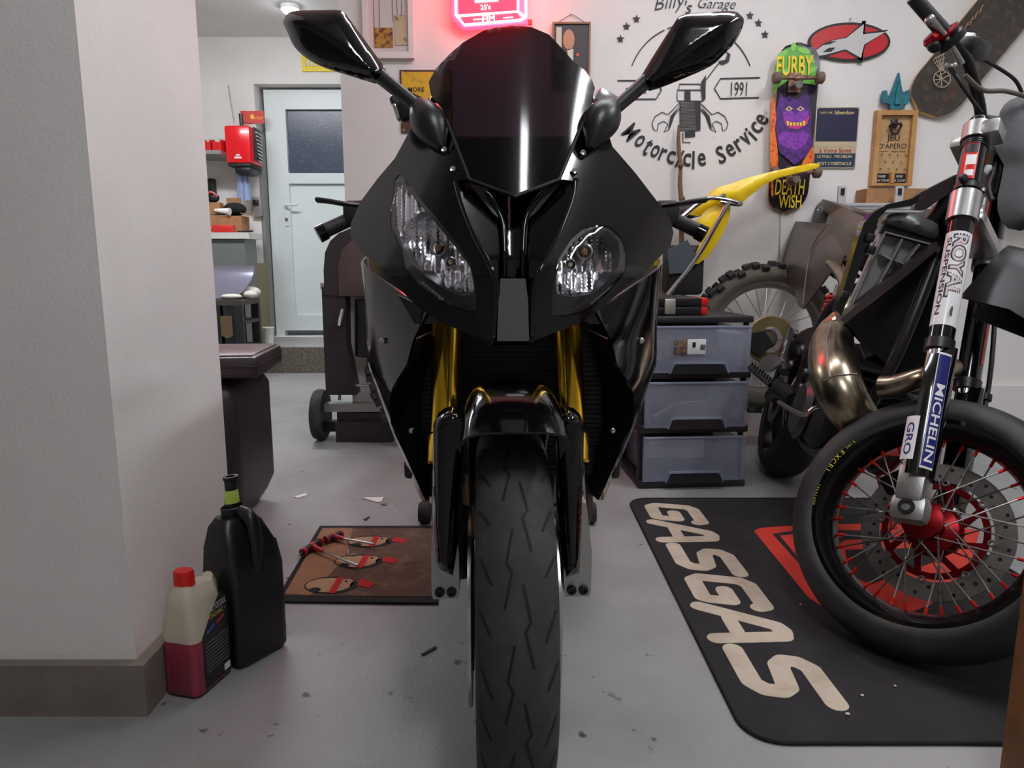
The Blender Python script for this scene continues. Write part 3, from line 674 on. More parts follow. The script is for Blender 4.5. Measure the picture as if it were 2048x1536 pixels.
for i in range(6): art_poly([(1573 + i * 6, 242 + (3 if 0 < i < 5 else 0)), (1578 + i * 6, 243 + (3 if 0 < i < 5 else 0)), (1577 + i * 6, 252), (1574 + i * 6, 252)], yel, 'tooth', .0105)
for pts in ([(1546, 192), (1552, 205), (1554, 235), (1552, 260), (1556, 290), (1558, 318), (1556, 345), (1548, 345), (1543, 330), (1543, 250)], [(1622, 292), (1614, 306), (1604, 322), (1600, 334), (1618, 330), (1625, 316)], [(1543, 345), (1549, 350), (1549, 395), (1545, 390)]): art_poly(pts, orr, 'flame', .0085)
def art_text(s, px, py, wid, tilt, **kw):
    k = MB(); text(k, s, wallm(P(px, py, WD - .051), tilt - .02), wid=wid * sc_, **kw); k.build('lettering', yel, t, ang=0)
art_text('FURBY', 1590, 131, 72, .05, bold=.02, hei=.085); art_text('DEATH', 1580, 374, 60, .02, bold=.01, hei=.07, shear=.1); art_text('WISH', 1580, 403, 46, .02, bold=.01, hei=.06)
rust = mat('rusty_truck', (122, 84, 70), .5, .6, var=(60, (160, 140, 126), .45, .6)); whl = mat('dirty_wheel', (112, 92, 82), .7)
for py in (166, 352):
    c = P(1588 if py < 300 else 1583, py, WD - .045)
    k = MB(); k.box(c + V((0, -.004, 0)), (.056, .01, .085)); tr = k.build('truck_base', rust, t)
    MB().tube([c + V((-.088, -.05, .01)), c + V((-.03, -.055, .01)), c + V((0, -.06, .005)), c + V((.03, -.055, .01)), c + V((.088, -.05, .01))], [.006, .010, .015, .010, .006], 10).build('axle_hanger', rust, t)
    MB().cyl(c + V((0, -.01, -.012)), c + V((0, -.065, -.02)), .017).build('kingpin', steel, t)
    for s in (-1, 1): MB().lathe([(0, -.017), (.02, -.017), (.026, -.011), (.026, .011), (.02, .017), (0, .017)], 20, frame(c + V((s * .098, -.05, .01)), (0, 1, 0), (0, 0, 1))).build('wheel', whl, t)
MB().tube([P(1560, 424, WD - .008), P(1560, 470, WD - .004), P(1558, 520, WD - .004)], .0015, 5).build('hanging_cord', mat('cord_brown', (120, 96, 80), .8), t)
# ---- grip-taped skateboard
grip = mat('grip_tape', (70, 64, 58), .95, var=(26, (96, 88, 80), .5, .72), bump=(500, .5))
a = P(1850, 205, WD); b = P(2110, -112, WD); ax = (b - a); SL2 = ax.length + .1; tl = math.atan2(ax.z, ax.x) - math.pi / 2
k, m2 = deck((a.x + b.x) / 2, (a.z + b.z) / 2, SL2, .25, tl, WD - .04, '', None, None)
t = thing('skateboard', 'grip-taped old skateboard hung diagonally with a basketball net sketch', 'skateboard', ((a.x + b.x) / 2, WD, a.z))
k.build('deck', [grip, wood], t)
scr = mat('chalk_line', (178, 166, 146), .8)
def chalk(pts, wd=.0022, m=scr):
    k = MB(); k.tube([P(x, y, WD - .048) for x, y in pts], wd, 4); k.build('drawn_line', m, t, ang=0)
for i in range(6): chalk([(1867 + i * 4, 116 - i * 2 + (4 if i == 0 else 0)), (1880 + i * 1.6, 142)], .0016)
for i in range(4): chalk([(1868 + i * 3.4, 118 + i * 7), (1891 - i * 1.5, 106 + i * 9)], .0016)
chalk([(1884 + 17 * math.cos(i * .42), 158 + 17 * math.sin(i * .42)) for i in range(16)]); chalk([(1870, 148), (1884, 158), (1898, 168)]); chalk([(1868, 160), (1884, 158), (1900, 150)]); chalk([(1880, 142), (1884, 158), (1882, 174)]); chalk([(1872, 170), (1880, 162), (1880, 150), (1892, 144)])
for i in range(7): chalk([(1930 + i * 5, 58 - i * 6), (1936 + i * 5, 50 - i * 6 + (4 if i % 2 else -4)), (1938 + i * 5, 46 - i * 6)], .003, mat('tan_scribble', (150, 122, 96), .8))
for i in range(5): chalk([(1903 + i * 5, 160 + i * 2), (1886 + i * 5, 212 - i * 5)], .0012, mat('dark_red_line', (110, 66, 60), .8))
# ---- oval star sign
c = Wp(1697, 85); RX = (Wp(1779, 85).x - Wp(1615, 85).x) / 2; RZ = (Wp(1697, 46).z - Wp(1697, 124).z) / 2
t = thing('oval_sign', 'oval red and black sign with a silver star emblem', 'sign', (c.x, WD, c.z - RZ))
om = wallm(c, -.01)
def oval(rx, rz, z, h, m, name):
    k = MB(); k.prism([(rx * math.cos(i * math.pi / 32), rz * math.sin(i * math.pi / 32)) for i in range(64)], h, om @ M.Translation((0, 0, z))); k.build(name, m, t, ang=0)
oval(RX, RZ, 0, .008, black, 'plate'); oval(RX * .935, RZ * .87, .008, .0015, mat('sign_red', (190, 30, 38), .4), 'red_field')
def op(pts, m, name, z, h=.0012):
    k = MB(); k.prism([((x - 1697) * sc_, (85 - y) * sc_) for x, y in pts], h, om @ M.Translation((0, 0, z))); k.build(name, m, t, ang=0)
star = [(1629, 104), (1646, 91), (1664, 83), (1690, 78), (1722, 52), (1722, 71), (1766, 66), (1726, 90), (1722, 115), (1690, 99), (1672, 104), (1650, 110), (1636, 112)]
cxx, cyy = 1695, 86
op([(cxx + (x - cxx) * 1.09, cyy + (y - cyy) * 1.22) for x, y in star], black, 'star_shadow', .0095)
op([(1718, 46), (1726, 46), (1726, 124), (1716, 124)], black, 'star_bar', .0095)
op(star, mat('sign_silver', (196, 194, 192), .4), 'star', .0108)
for pts in ([(1640, 93), (1652, 86), (1672, 84), (1658, 90)], [(1645, 105), (1656, 97), (1670, 96), (1662, 104)]): op(pts, black, 'speed_mark', .012)
MB().tube([c + V((0, -.004, RZ)), c + V((0, -.004, RZ + .016))], .002, 6).build('hook', steel, t); MB().cyl(c + V((0, -.008, RZ + .018)), c + V((0, .004, RZ + .018)), .004, n=8).build('nail', steel, t)
# ---- advertising plate (tyre man left out)
x0, x1, z0, z1 = wrect(1628, 214, 1714, 337, WD)
t = thing('enamel_plate', 'dark blue enamel tyre advertising plate beside the apero board', 'sign', ((x0 + x1) / 2, WD, z0))
k = MB(); k.rbox(((x0 + x1) / 2, WD - .003, (z0 + z1) / 2), (x1 - x0, .005, z1 - z0), .002); k.build('plate', mat('cream_enamel', (196, 180, 150), .4), t)
nav = mat('navy_enamel', (36, 38, 66), .4)
plate(x0 + .005, x1 - .005, z1 - .155, z1 - .005, .001, y=WD - .0058).build('night_field', nav, t, ang=0)
plate(x0 + .005, x1 - .005, z0 + .005, z0 + .068, .001, y=WD - .0058).build('caption_field', mat('teal_navy_enamel', (32, 56, 84), .4), t, ang=0)
plate(x0 + .012, x1 - .012, z0 + .098, z1 - .18, .001, y=WD - .0058).build('table_field', mat('pale_print', (180, 168, 140), .5), t, ang=0)
cx = (x0 + x1) / 2
def pt(s, z, wd, m, **kw): k = MB(); text(k, s, wallm((cx + kw.pop('dx', 0), WD - .0075, z)), wid=wd, **kw); k.build('lettering', m, t, ang=0)
cr = mat('cream_letters', (226, 206, 140), .5); rd = mat('red_letters', (176, 64, 50), .5)
pt('nunc est', z1 - .026, .058, cr, dx=-.055); pt('bibendum', z1 - .026, .09, cr, dx=.03, bold=.01)
pt('à Votre Santé', z0 + .082, .15, rd, bold=.008); pt('LE PNEU', z0 + .054, .066, cr, dx=-.05); pt('MICHELIN', z0 + .054, .082, cr, dx=.04, bold=.01); pt('BOIT L\'OBSTACLE', z0 + .022, .16, cr, bold=.008)
for xx in (x0 + .008, x1 - .008):
    for zz in (z0 + .008, z1 - .008): MB().cyl((xx, WD - .008, zz), (xx, WD - .004, zz), .003, n=8).build('nail', steel, t)
# ---- apero game board with bottle opener, paper plane ornament
x0, x1, z0, z1 = wrect(1742, 223, 1822, 373, WD); cx = (x0 + x1) / 2
t = thing('game_board', 'wooden framed bottle-opener game board reading JEU D\'APERO', 'board', (cx, WD, z0))
lw = mat('honey_wood', (196, 150, 92), .5, var=(7, (168, 120, 66), .4, .7))
for a, b, c_, e in ((x0, x0 + .022, z0, z1), (x1 - .022, x1, z0, z1), (x0 + .022, x1 - .022, z1 - .022, z1), (x0 + .022, x1 - .022, z0, z0 + .012)): plate(a, b, c_, e, .035).build('frame_bar', lw, t, ang=0)
plate(x0 + .02, x1 - .02, z0 + .01, z1 - .02, .012).build('board', mat('plywood', (190, 156, 110), .6, var=(14, (176, 140, 94), .4, .7)), t, ang=0)
def ap(s, z, wd, dx=0, m=black, **kw): k = MB(); text(k, s, wallm((cx + dx, WD - .0135, z)), wid=wd, **kw); k.build('lettering', m, t, ang=0)
ap('JEU', z1 - .125, .06); ap("D'APÉRO", z1 - .155, .13); ap('entre nous', z1 - .182, .065, .03, shear=.3)
plate(x0 + .028, cx - .02, z1 - .1835, z1 - .1815, .001, y=WD - .012).build('rule', black, t, ang=0)
for i in range(3):
    for j in range(4 - (i % 2)): MB().cyl((x0 + .045 + j * .038 + (i % 2) * .019, WD - .03, z0 + .08 + i * .032), (x0 + .045 + j * .038 + (i % 2) * .019, WD - .01, z0 + .08 + i * .032), .0025, n=6).build('peg', steel, t)
for dx, a_, b_ in ((-.042, 'PASSE', 'TON TOUR'), (.042, 'BOIS', 'UN COUP !')):
    plate(cx + dx - .034, cx + dx + .034, z0 + .014, z0 + .058, .004, y=WD - .012).build('label_tile', black, t, ang=0)
    for s_, zz in ((a_, .045), (b_, .026)): k = MB(); text(k, s_, wallm((cx + dx, WD - .0175, z0 + zz)), hei=.010, bold=.01); k.build('lettering', white, t, ang=0)
plate(cx - .008, cx + .008, z0 + .012, z0 + .062, .03, y=WD - .01).build('divider', lw, t, ang=0)
k = MB(); oc = V((cx - .005, WD - .02, z1 - .075)); k.rbox(oc + V((0, 0, .018)), (.03, .012, .04), .005); k.tube([oc + V((-.027, -.012, .005)), oc + V((-.02, -.024, .012)), oc + V((.02, -.024, .012)), oc + V((.027, -.012, .005)), oc + V((.012, -.014, -.03)), oc + V((-.012, -.014, -.03))], .006, 8, closed=True)
k.build('bottle_opener', mat('cast_iron', (70, 68, 68), .45, .8), t)
te = mat('teal_paper', (38, 120, 132), .5, var=(30, (28, 96, 110), .4, .6))
c = Wp(1786, 225); k = MB()
pl_ = [(1785, 154), (1794, 188), (1802, 196), (1803, 188), (1809, 186), (1810, 208), (1806, 214), (1799, 214), (1797, 224), (1775, 224), (1772, 213), (1757, 211), (1755, 202), (1757, 188), (1764, 188), (1766, 198), (1774, 194), (1779, 178)]
k.prism([((x - 1786) * sc_, (225 - y) * sc_) for x, y in pl_], .02, wallm(V((c.x, WD - .012, z1 + .0)), 0)); k.prism([((x - 1786) * sc_, (225 - y) * sc_) for x, y in [(1785, 160), (1791, 190), (1793, 222), (1777, 222), (1779, 190)]], .03, wallm(V((c.x, WD - .012, z1)), 0), sc=.7)
tag(k.build('toy_jet', te, ang=0), 'teal toy jet standing on top of the apero board', 'toy')
# ---- shelf rail with brackets and cardboard box behind the supermoto
sh = 3.36; zs = P(1740, 412, sh).z
t = thing('wall_rail', 'bright aluminium rail shelf on the back wall behind the supermoto', 'shelf', (1.85, sh, zs))
xr0, xr1 = P(1672, 412, sh).x, 2.6
slab(xr0, xr1, sh - .02, sh + .02, zs - .028, zs + .012).build('rail', mat('bright_aluminium', (214, 216, 220), .3, .6), t, ang=0)
k = slab(xr0, xr1, sh - .025, sh - .02, zs - .004, zs + .0); k.box(((xr0 + xr1) / 2, sh - .0225, zs - .016), (xr1 - xr0, .005, .003)); k.build('groove', mat('grey_groove', (120, 122, 126), .5), t, ang=0)
for px in (1683, 1797):
    q = P(px, 395, sh - .03); k = MB(); k.box((q.x, sh - .03, zs + .04), (.036, .012, .09)); k.box((q.x, sh - .038, zs + .06), (.016, .006, .03), 1); k.build('bracket', [mat('bracket_metal', (206, 208, 208), .35, .5), deep], t, ang=0)
slab(xr0, xr1, sh + .02, WB_, zs - .028, zs - .02).build('shelf_board', alu, t, ang=0)
q = P(1733, 377, sh + .03); q1 = P(1860, 377, sh + .03)
tag(slab(q.x, q1.x, sh + .025, WB_ - .01, zs - .02, q.z).build('cardboard_box', card, ang=0), 'low brown cardboard box on the aluminium wall rail', 'box')
# ---- branch leaning on the wall
k = MB(); br = [(1358, 250), (1357, 290), (1361, 330), (1360, 370), (1364, 415), (1363, 470), (1366, 560), (1368, 700)]
k.tube([P(x, y, 3.47 - .03 * i / 7) for i, (x, y) in enumerate(br)] + [V((P(1370, 800, 3.40).x, 3.40, 0))], [.006, .010, .009, .011, .011, .012, .013, .014, .014], 8, sm=4)
for x, y in ((1361, 330), (1364, 398)): k.ball(P(x, y, 3.45), .016, 8, 6)
tag(k.build('wooden_branch', mat('brown_bark', (104, 78, 58), .85, var=(60, (130, 104, 82), .4, .7), bump=(90, .6))), 'thin knobbly brown branch leaning against the back wall', 'branch')
# ================================================================ BLACK SPORT MOTORCYCLE
sb = thing('sport_motorcycle', 'glossy black sport motorcycle facing the viewer with gold fork tubes', 'motorcycle', (0, 1.7, 0))
AXY, AXZ, WR = 1.10, .30, .30
STR = M.Translation((-.010, 1.32, 0)) @ M.Rotation(R(2.2), 4, 'Z') @ M.Translation((0, -1.32, 0))   # bars turned a touch
def wheelm(x, y, z): return M.Translation((x, y, z)) @ M.Rotation(R(90), 4, 'Y')                  # lathe axis -> x
WM = STR @ wheelm(0, AXY, AXZ)
def tyre_prof(r, w_, rr, crown=1.0):
    """r outer radius, w_ width, rr bead radius"""
    p = [(rr, -w_ * .36)]
    for i in range(15):
        a = -math.pi / 2 + math.pi * i / 14
        p.append((r - w_ * .48 * crown * (1 - math.cos(a) ** .9 if math.cos(a) > 0 else 1), w_ / 2 * math.sin(a)))
    p.append((rr, w_ * .36)); return p
MB().lathe(tyre_prof(WR, .112, .222), 96, WM).build('front_tyre', rubber, sb, ang=60)
# zigzag grooves cut into the tread: strips following the crown
k = MB()
def tread_r(a): s = min(1, abs(a) / .056); c = math.sqrt(max(0, 1 - s * s)); return WR - .112 * .48 * (1 - c ** .9 if c > 0 else 1)
def groove_strip(pts, wd):
    q = []
    for i in range(len(pts) - 1):
        n = max(2, int(math.hypot((pts[i + 1][0] - pts[i][0]) * .3, pts[i + 1][1] - pts[i][1]) / .006))
        for j in range(n): t_ = j / n; q.append((pts[i][0] + (pts[i + 1][0] - pts[i][0]) * t_, pts[i][1] + (pts[i + 1][1] - pts[i][1]) * t_))
    q.append(pts[-1]); L, Rr = [], []
    for an, a in q:
        for lst, s in ((L, -1), (Rr, 1)):
            aa = a + s * wd / 2; r = tread_r(aa) + .0006; lst.append(V((r * math.cos(an), r * math.sin(an), aa)))
    k.grid([L, Rr], mtx=WM)
# tread angle: measured from the wheel's front (towards the viewer); WM maps lathe angle 0 -> -z, pi/2 -> y
for i in range(13):
    b = 2 * math.pi * i / 13
    for sgn_ in (-1, 1):
        o = b + (0 if sgn_ > 0 else math.pi / 13)
        groove_strip([(o - .17, sgn_ * .006), (o - .02, sgn_ * .015), (o + .02, sgn_ * .008), (o + .17, sgn_ * .018)], .0036)
        groove_strip([(o - .06, sgn_ * .049), (o + .07, sgn_ * .034)], .0036)
        groove_strip([(o + .17, sgn_ * .051), (o + .28, sgn_ * .036)], .0036)
k.build('tread_grooves', groove, sb, ang=0)
MB().lathe([(.218, -.043), (.226, -.044), (.222, -.038), (.203, -.032), (.198, 0), (.203, .032), (.222, .038), (.226, .044), (.218, .043), (.196, .036), (.192, 0), (.196, -.036)], 72, WM, closed=True).build('front_rim', satin, sb)
for i in range(10):
    a = 2 * math.pi * i / 10
    MB().box((.118, 0, 0), (.165, .016, .03), mtx=WM @ M.Rotation(a, 4, 'Z')).build('rim_spoke', satin, sb)
MB().lathe([(0, -.06), (.035, -.06), (.035, .06), (0, .06)], 24, WM).build('front_hub', satin, sb)
for s in (-1, 1):
    MB().lathe([(.10, s * .066 - .0025), (.158, s * .066 - .0025), (.158, s * .066 + .0025), (.10, s * .066 + .0025)], 56, WM, closed=True).build('brake_disc', steel, sb)
    MB().lathe([(.035, s * .064 - .003), (.105, s * .064 - .003), (.105, s * .064 + .003), (.035, s * .064 + .003)], 40, WM, closed=True).build('disc_carrier', deep, sb)
RAKE = R(24); FA = V((0, math.sin(RAKE), math.cos(RAKE)))
for s in (-1, 1):
    A = V((s * .112, AXY + .015, AXZ))
    def fp(t_, off=0): return STR @ (A + FA * t_ + V((0, off, 0)))
    MB().cyl(fp(.24), fp(.80), .0265, n=28).build('fork_outer_tube', gold, sb)
    MB().lathe([(.027, 0), (.031, .004), (.031, .05), (.027, .056)], 28, M.Translation(fp(.225)) @ FA.to_track_quat('Z', 'Y').to_matrix().to_4x4()).build('fork_collar', gold, sb)
    MB().cyl(fp(.02), fp(.26), .0215, n=24).build('fork_inner_tube', chrome, sb)
    # axle clamp / caliper carrier
    k = MB()
    pts = [(-.02, .012), (.02, .012), (.022, .02), (.022, .09), (.012, .17), (-.014, .17), (-.022, .09), (-.022, .02)]
    k.prism([(x * 1.0, z) for x, z in pts], .06, STR @ frame(V((s * .106, AXY + .03, AXZ + .01)), (1, 0, 0), (0, 0, 1)))
    k.build('axle_clamp', alu, sb)
    for dx in (-.0095, .0095):
        q = V((s * .106 + dx, AXY - .03, AXZ + .034)); b = MB(); b.lathe([(.0, .002), (.004, .002), (.0045, .005), (.0072, .005), (.008, .003), (.008, -.004)], 18, STR @ frame(q, (1, 0, 0), (0, 0, 1))); b.build('clamp_bolt', deep, sb)
    MB().rbox((0, 0, 0), (.045, .075, .13), .014, mtx=STR @ M.Translation((s * .088, AXY + .13, AXZ + .055)) @ M.Rotation(-.3, 4, 'X')).build('brake_caliper', deep, sb)
# fender over the tyre
k = MB(); rows = []
for i in range(19):
    an = R(62 + i * 6)          # from the front lip over the top to the back
    row = []
    for j in range(17):
        u = -1 + 2 * j / 16; x = .072 * math.sin(u * 1.45) / math.sin(1.45)
        rr = .370 - (.02 + .055 * min(1, i / 6)) * abs(u) ** 3.2
        row.append(STR @ V((x, AXY - rr * math.cos(an), AXZ + rr * math.sin(an))))
    rows.append(row)
k.grid(rows, th=.004, flip=True); k.build('front_fender', gloss, sb, ang=50)
# fork guards hanging from the fender
GL = [(866, 850), (872, 836), (884, 826), (900, 821), (924, 825), (930, 850), (929, 900), (922, 1000), (917, 1075), (906, 1151), (881, 1140), (873, 1124), (868, 1050), (866, 950)]
GR = [(1168, 850), (1164, 838), (1152, 826), (1136, 821), (1117, 827), (1113, 850), (1113, 900), (1114, 983), (1117, 1060), (1132, 1155), (1159, 1146), (1163, 1060), (1166, 975)]
for G_, fc in ((GL, [(881, 856), (924, 836), (922, 908)]), (GR, [(1116, 852), (1160, 846), (1120, 920)])):
    k = MB(); panel(k, G_, lambda x, y, t_: P(x, y, 1.02 - .03 * math.sqrt(max(0, 1 - (1 - t_) ** 2)) + .00008 * (y - 840)), .035, 9, pil=20, dirv=(0, 1, 0)); k.build('fork_guard', gloss, sb, ang=50)
    k = MB(); panel(k, fc, lambda x, y, t_: P(x, y, .988 + .0001 * (y - 840)), .003, 12); k.build('guard_facet', gloss, sb)
# ---- nose
def dn(X, z): return 1.00 + .60 * max(0, z - .84) + 1.15 * abs(X) ** 1.35 + .30 * max(0, .84 - z)
HL = [(797, 350), (806, 352), (818, 365), (843, 400), (876, 439), (916, 489), (942, 526), (951, 560), (954, 592), (952, 626), (922, 621), (879, 602), (836, 569), (810, 536), (803, 499), (782, 456), (780, 433), (786, 386), (790, 358)]
HR = [(1103, 630), (1104, 590), (1108, 552), (1118, 516), (1142, 479), (1168, 456), (1195, 449), (1221, 454), (1244, 476), (1253, 506), (1251, 545), (1228, 573), (1185, 615), (1161, 627), (1122, 634)]
CL = [(872, 205), (893, 240), (936, 358), (912, 362), (922, 403), (949, 472), (982, 536), (993, 579), (990, 683), (960, 675), (929, 664), (876, 643), (830, 609), (800, 579), (763, 536), (723, 506), (700, 473), (702, 446), (721, 403), (756, 356), (790, 316), (819, 262), (845, 225)]
CR = [(1185, 205), (1166, 245), (1119, 358), (1149, 362), (1142, 406), (1108, 492), (1075, 552), (1065, 592), (1061, 683), (1083, 676), (1105, 667), (1165, 645), (1208, 612), (1255, 572), (1298, 536), (1341, 492), (1347, 466), (1341, 439), (1317, 406), (1271, 346), (1225, 293), (1203, 225)]
for cl, hl in ((CL, HL), (CR, HR)):
    k = MB(); panel(k, cl, onfn(dn), .006, 11, holes=[hl]); k.build('nose_cowl', gloss, sb, ang=50)
# headlights: housing, reflector, bulbs, bezel, clear lens
lens = glass('clear_headlight_lens', (250, 250, 252)); refl = mat('headlight_reflector', (226, 226, 228), .2, 1)
dusty = mat('grey_housing', (96, 96, 98), .4, .3)
def shrink(o, f, c=None):
    cx = sum(p[0] for p in o) / len(o); cy = sum(p[1] for p in o) / len(o)
    if c: cx, cy = c
    return [(cx + (x - cx) * f, cy + (y - cy) * f) for x, y in o]
def back(off): return lambda X, z: dn(X, z) + off
RL = [(786, 362), (800, 362), (842, 412), (876, 452), (914, 498), (940, 534), (948, 570), (948, 588), (925, 592), (890, 578), (852, 553), (822, 524), (808, 496), (790, 452), (786, 420)]
RR_ = [(1114, 590), (1112, 556), (1122, 520), (1146, 484), (1170, 464), (1195, 456), (1218, 462), (1236, 482), (1241, 508), (1236, 536), (1216, 562), (1184, 588), (1150, 594)]
for hl, rl, b1, b2, nm in ((HL, RL, (877, 496), (902, 524), 0), (HR, RR_, (1168, 503), (1140, 529), 1)):
    k = MB(); panel(k, hl, onfn(back(.075)), .003, 14); bk = k.build('headlight_housing', satin, sb)
    k = MB(); panel(k, hl, onfn(back(.004)), .02, 9, holes=[rl]); k.build('headlight_bezel', mat('bezel_black', (18, 18, 20), .3), sb, ang=50)
    def rs(x, y, t_):
        dx, dy = x - b1[0], y - b1[1]; r2 = (dx * dx + dy * dy) / 6400
        q = onfn(back(.058 - .045 * min(1.0, r2)))(x, y, 0); return q + V((0, .0032 * math.sin(x / 3.1), 0))
    k = MB(); panel(k, shrink(rl, 1.0), rs, .002, 4.5); k.build('reflector', refl, sb, ang=25)
    for c, r in ((b1, .0125), (b2, .0085)):
        q = onfn(back(.045))(c[0], c[1], 0); m = frame(q, (1, 0, 0), (0, 0, 1))
        MB().lathe([(r, -.01), (r, .012), (r * .82, .014), (r * .78, .0), (r * .78, -.01)], 24, m).build('bulb_ring', chrome if r < .01 else steel, sb)
        k = MB(); k.lathe([(0, .012), (r * .4, .010), (r * .48, .0), (r * .48, -.012)], 16, m); k.build('bulb', mat('amber_bulb', (150, 110, 70), .15) if r > .01 else mat('clear_bulb', (190, 190, 130), .1), sb)
    k = MB(); panel(k, shrink(hl, .985), onfn(back(-.001), .006), .002, 11, pil=30); k.build('headlight_lens', lens, sb, ang=60)
for px0, py0, dx, dy in ((846, 566, 8.0, 6.6), (1184, 606, 7.0, -6.0)):
    k = MB()
    for i in range(7): q = onfn(back(-.009))(px0 + i * dx * .8, py0 + i * dy * .8, 0); k.box(q, (.0045, .001, .0022), rot=M.Rotation(math.atan2(dy, dx), 3, 'Y'))
    k.build('lens_marking', mat('faint_print', (96, 98, 102), .5), sb, ang=0)
# bead lines round the cowl edges
for pts in ([(912, 364), (922, 403), (949, 472), (982, 536), (994, 579), (991, 680)], [(1149, 364), (1142, 406), (1108, 492), (1075, 552), (1065, 592), (1061, 680)]):
    MB().tube([onfn(back(-.002))(x, y, 0) for x, y in catmull([V(p) for p in pts], 4)], .0042, 8).build('cowl_lip', gloss, sb, ang=60)
# intake between the cowls
def dint(X, z): return 1.028 + .55 * max(0, z - .86) - .25 * abs(X) + (.06 if z > .80 else .06 * max(0, (z - .74) / .06))
k = MB(); panel(k, [(905, 356), (940, 352), (1029, 388), (1118, 352), (1156, 356), (1146, 410), (1112, 495), (1080, 555), (1069, 592), (1066, 686), (986, 686), (989, 580), (976, 535), (944, 472), (916, 405)], onfn(dint), .006, 12); k.build('intake_shell', gloss, sb, ang=40)
cp = mat('charcoal_centre_plate', (88, 88, 91), .5, bump=(900, .08))
k = MB(); panel(k, [(1001, 558), (1051, 558), (1056, 600), (1058, 682), (994, 682), (997, 600)], onfn(lambda X, z: 1.012), .02, 12, dirv=(0, 1, 0)); k.build('centre_plate', cp, sb)
for pts in ([(972, 384), (990, 412), (1005, 444), (1009, 500), (1009, 560), (1010, 592)], [(1086, 384), (1066, 412), (1051, 440), (1046, 500), (1045, 560), (1044, 592)]):
    k = MB(); k.tube([onfn(lambda X, z: dint(X, z) - .012)(x, y, 0) for x, y in catmull([V(p) for p in pts], 3)], [.002] + [.0045] * 14 + [.001], 8); k.build('intake_fin', gloss, sb, ang=60)
for fl in ([(938, 366), (975, 376), (1003, 440), (985, 425)], [(1120, 366), (1083, 376), (1053, 440), (1071, 425)]):
    k = MB(); panel(k, fl, onfn(lambda X, z: dint(X, z) - .012), .003, 12); k.build('intake_blade', mat('dark_satin_blade', (52, 52, 56), .3), sb)
# windscreen
def ds(X, z): return 1.085 + .50 * max(0, z - .95) + 3.0 * X * X
SC = [(939, 358), (893, 240), (884, 216), (862, 190), (857, 164), (872, 137), (899, 108), (926, 85), (967, 61), (1000, 53), (1034, 51), (1063, 54), (1098, 69), (1127, 100), (1148, 124), (1169, 140), (1184, 160), (1190, 176), (1182, 208), (1167, 244), (1150, 282), (1118, 358), (1029, 392)]
tint = glass('smoked_windscreen', (112, 98, 108), .10, ior=1.45)
k = MB(); panel(k, SC, onfn(ds), .003, 12); k.build('windscreen', tint, sb, ang=60)
k = MB()
for pts in ([(893, 240), (939, 359), (1029, 393), (1118, 359), (1166, 245)],): k.tube([onfn(lambda X, z: ds(X, z) - .002)(x, y, 0) for x, y in pts], .003, 8)
k.build('windscreen_seal', satin, sb)
# dashboard, bars behind the screen
k = MB(); k.rbox((0, 1.30, 1.02), (.24, .08, .10), .02); k.build('instrument_pod', matte, sb)
for px, py in ((888.6, 300), (906, 339), (1166, 306), (1150, 343)):
    q = onfn(back(-.004))(px, py, 0); k = MB(); k.lathe([(0, .001), (.0016, .001), (.0018, .003), (.0042, .0035), (.005, .0015), (.005, -.002)], 18, frame(q, (1, 0, 0), (0, .3, 1))); k.build('screen_bolt', chrome, sb)
# mirrors: shell, glass behind, stalk, pod
ML = [(569, 37), (576, 26), (594, 21), (640, 20), (682, 21), (697, 36), (716, 62), (744, 100), (771, 139), (767, 156), (756, 166), (742, 165), (688, 148), (648, 135), (614, 117), (589, 94), (574, 63), (566, 45)]
MR = [(1364, 30), (1412, 25), (1464, 22), (1481, 30), (1488, 45), (1472, 82), (1446, 111), (1422, 132), (1377, 153), (1311, 179), (1293, 179), (1280, 160), (1293, 134), (1322, 87), (1348, 47)]
mg = mat('mirror_glass', (200, 205, 210), .03, 1)
for o, rib, st, pod in ((ML, [(600, 40), (690, 95), (752, 150)], [(757, 150), (845, 222)], [(838, 212), (868, 262), (884, 296)]), (MR, [(1460, 42), (1380, 95), (1302, 165)], [(1293, 162), (1232, 216)], [(1222, 212), (1196, 255), (1180, 296)])):
    def ms(x, y, t_, r0=rib):
        q = min(edist((x, y), [r0[i], r0[i + 1]]) for i in range(2)); rg = max(0, 1 - q / 60) * .018
        return P(x, y, 1.262 - .022 * math.sqrt(max(0, 1 - (1 - t_) ** 2)) - rg * t_)
    k = MB(); panel(k, o, ms, .004, 8, pil=26, sm=3); k.build('mirror_shell', gloss, sb, ang=60)
    k = MB(); panel(k, shrink(o, .97), flat(1.27), .006, 14, sm=3); k.build('mirror_rim', satin, sb)
    k = MB(); panel(k, shrink(o, .9), flat(1.278), .002, 16, sm=3); k.build('mirror_glass', mg, sb)
    MB().tube([P(st[0][0], st[0][1], 1.255), P(st[1][0], st[1][1], 1.225)], [.0125, .0105], 16).build('mirror_stalk', satin, sb)
    MB().tube([P(pod[0][0], pod[0][1], 1.225), P((pod[0][0] + pod[1][0]) / 2, (pod[0][1] + pod[1][1]) / 2, 1.205), P(pod[1][0], pod[1][1], 1.185), P(pod[2][0], pod[2][1], 1.165)], [.016, .028, .026, .006], 18, sm=4).build('mirror_pod', satin, sb)
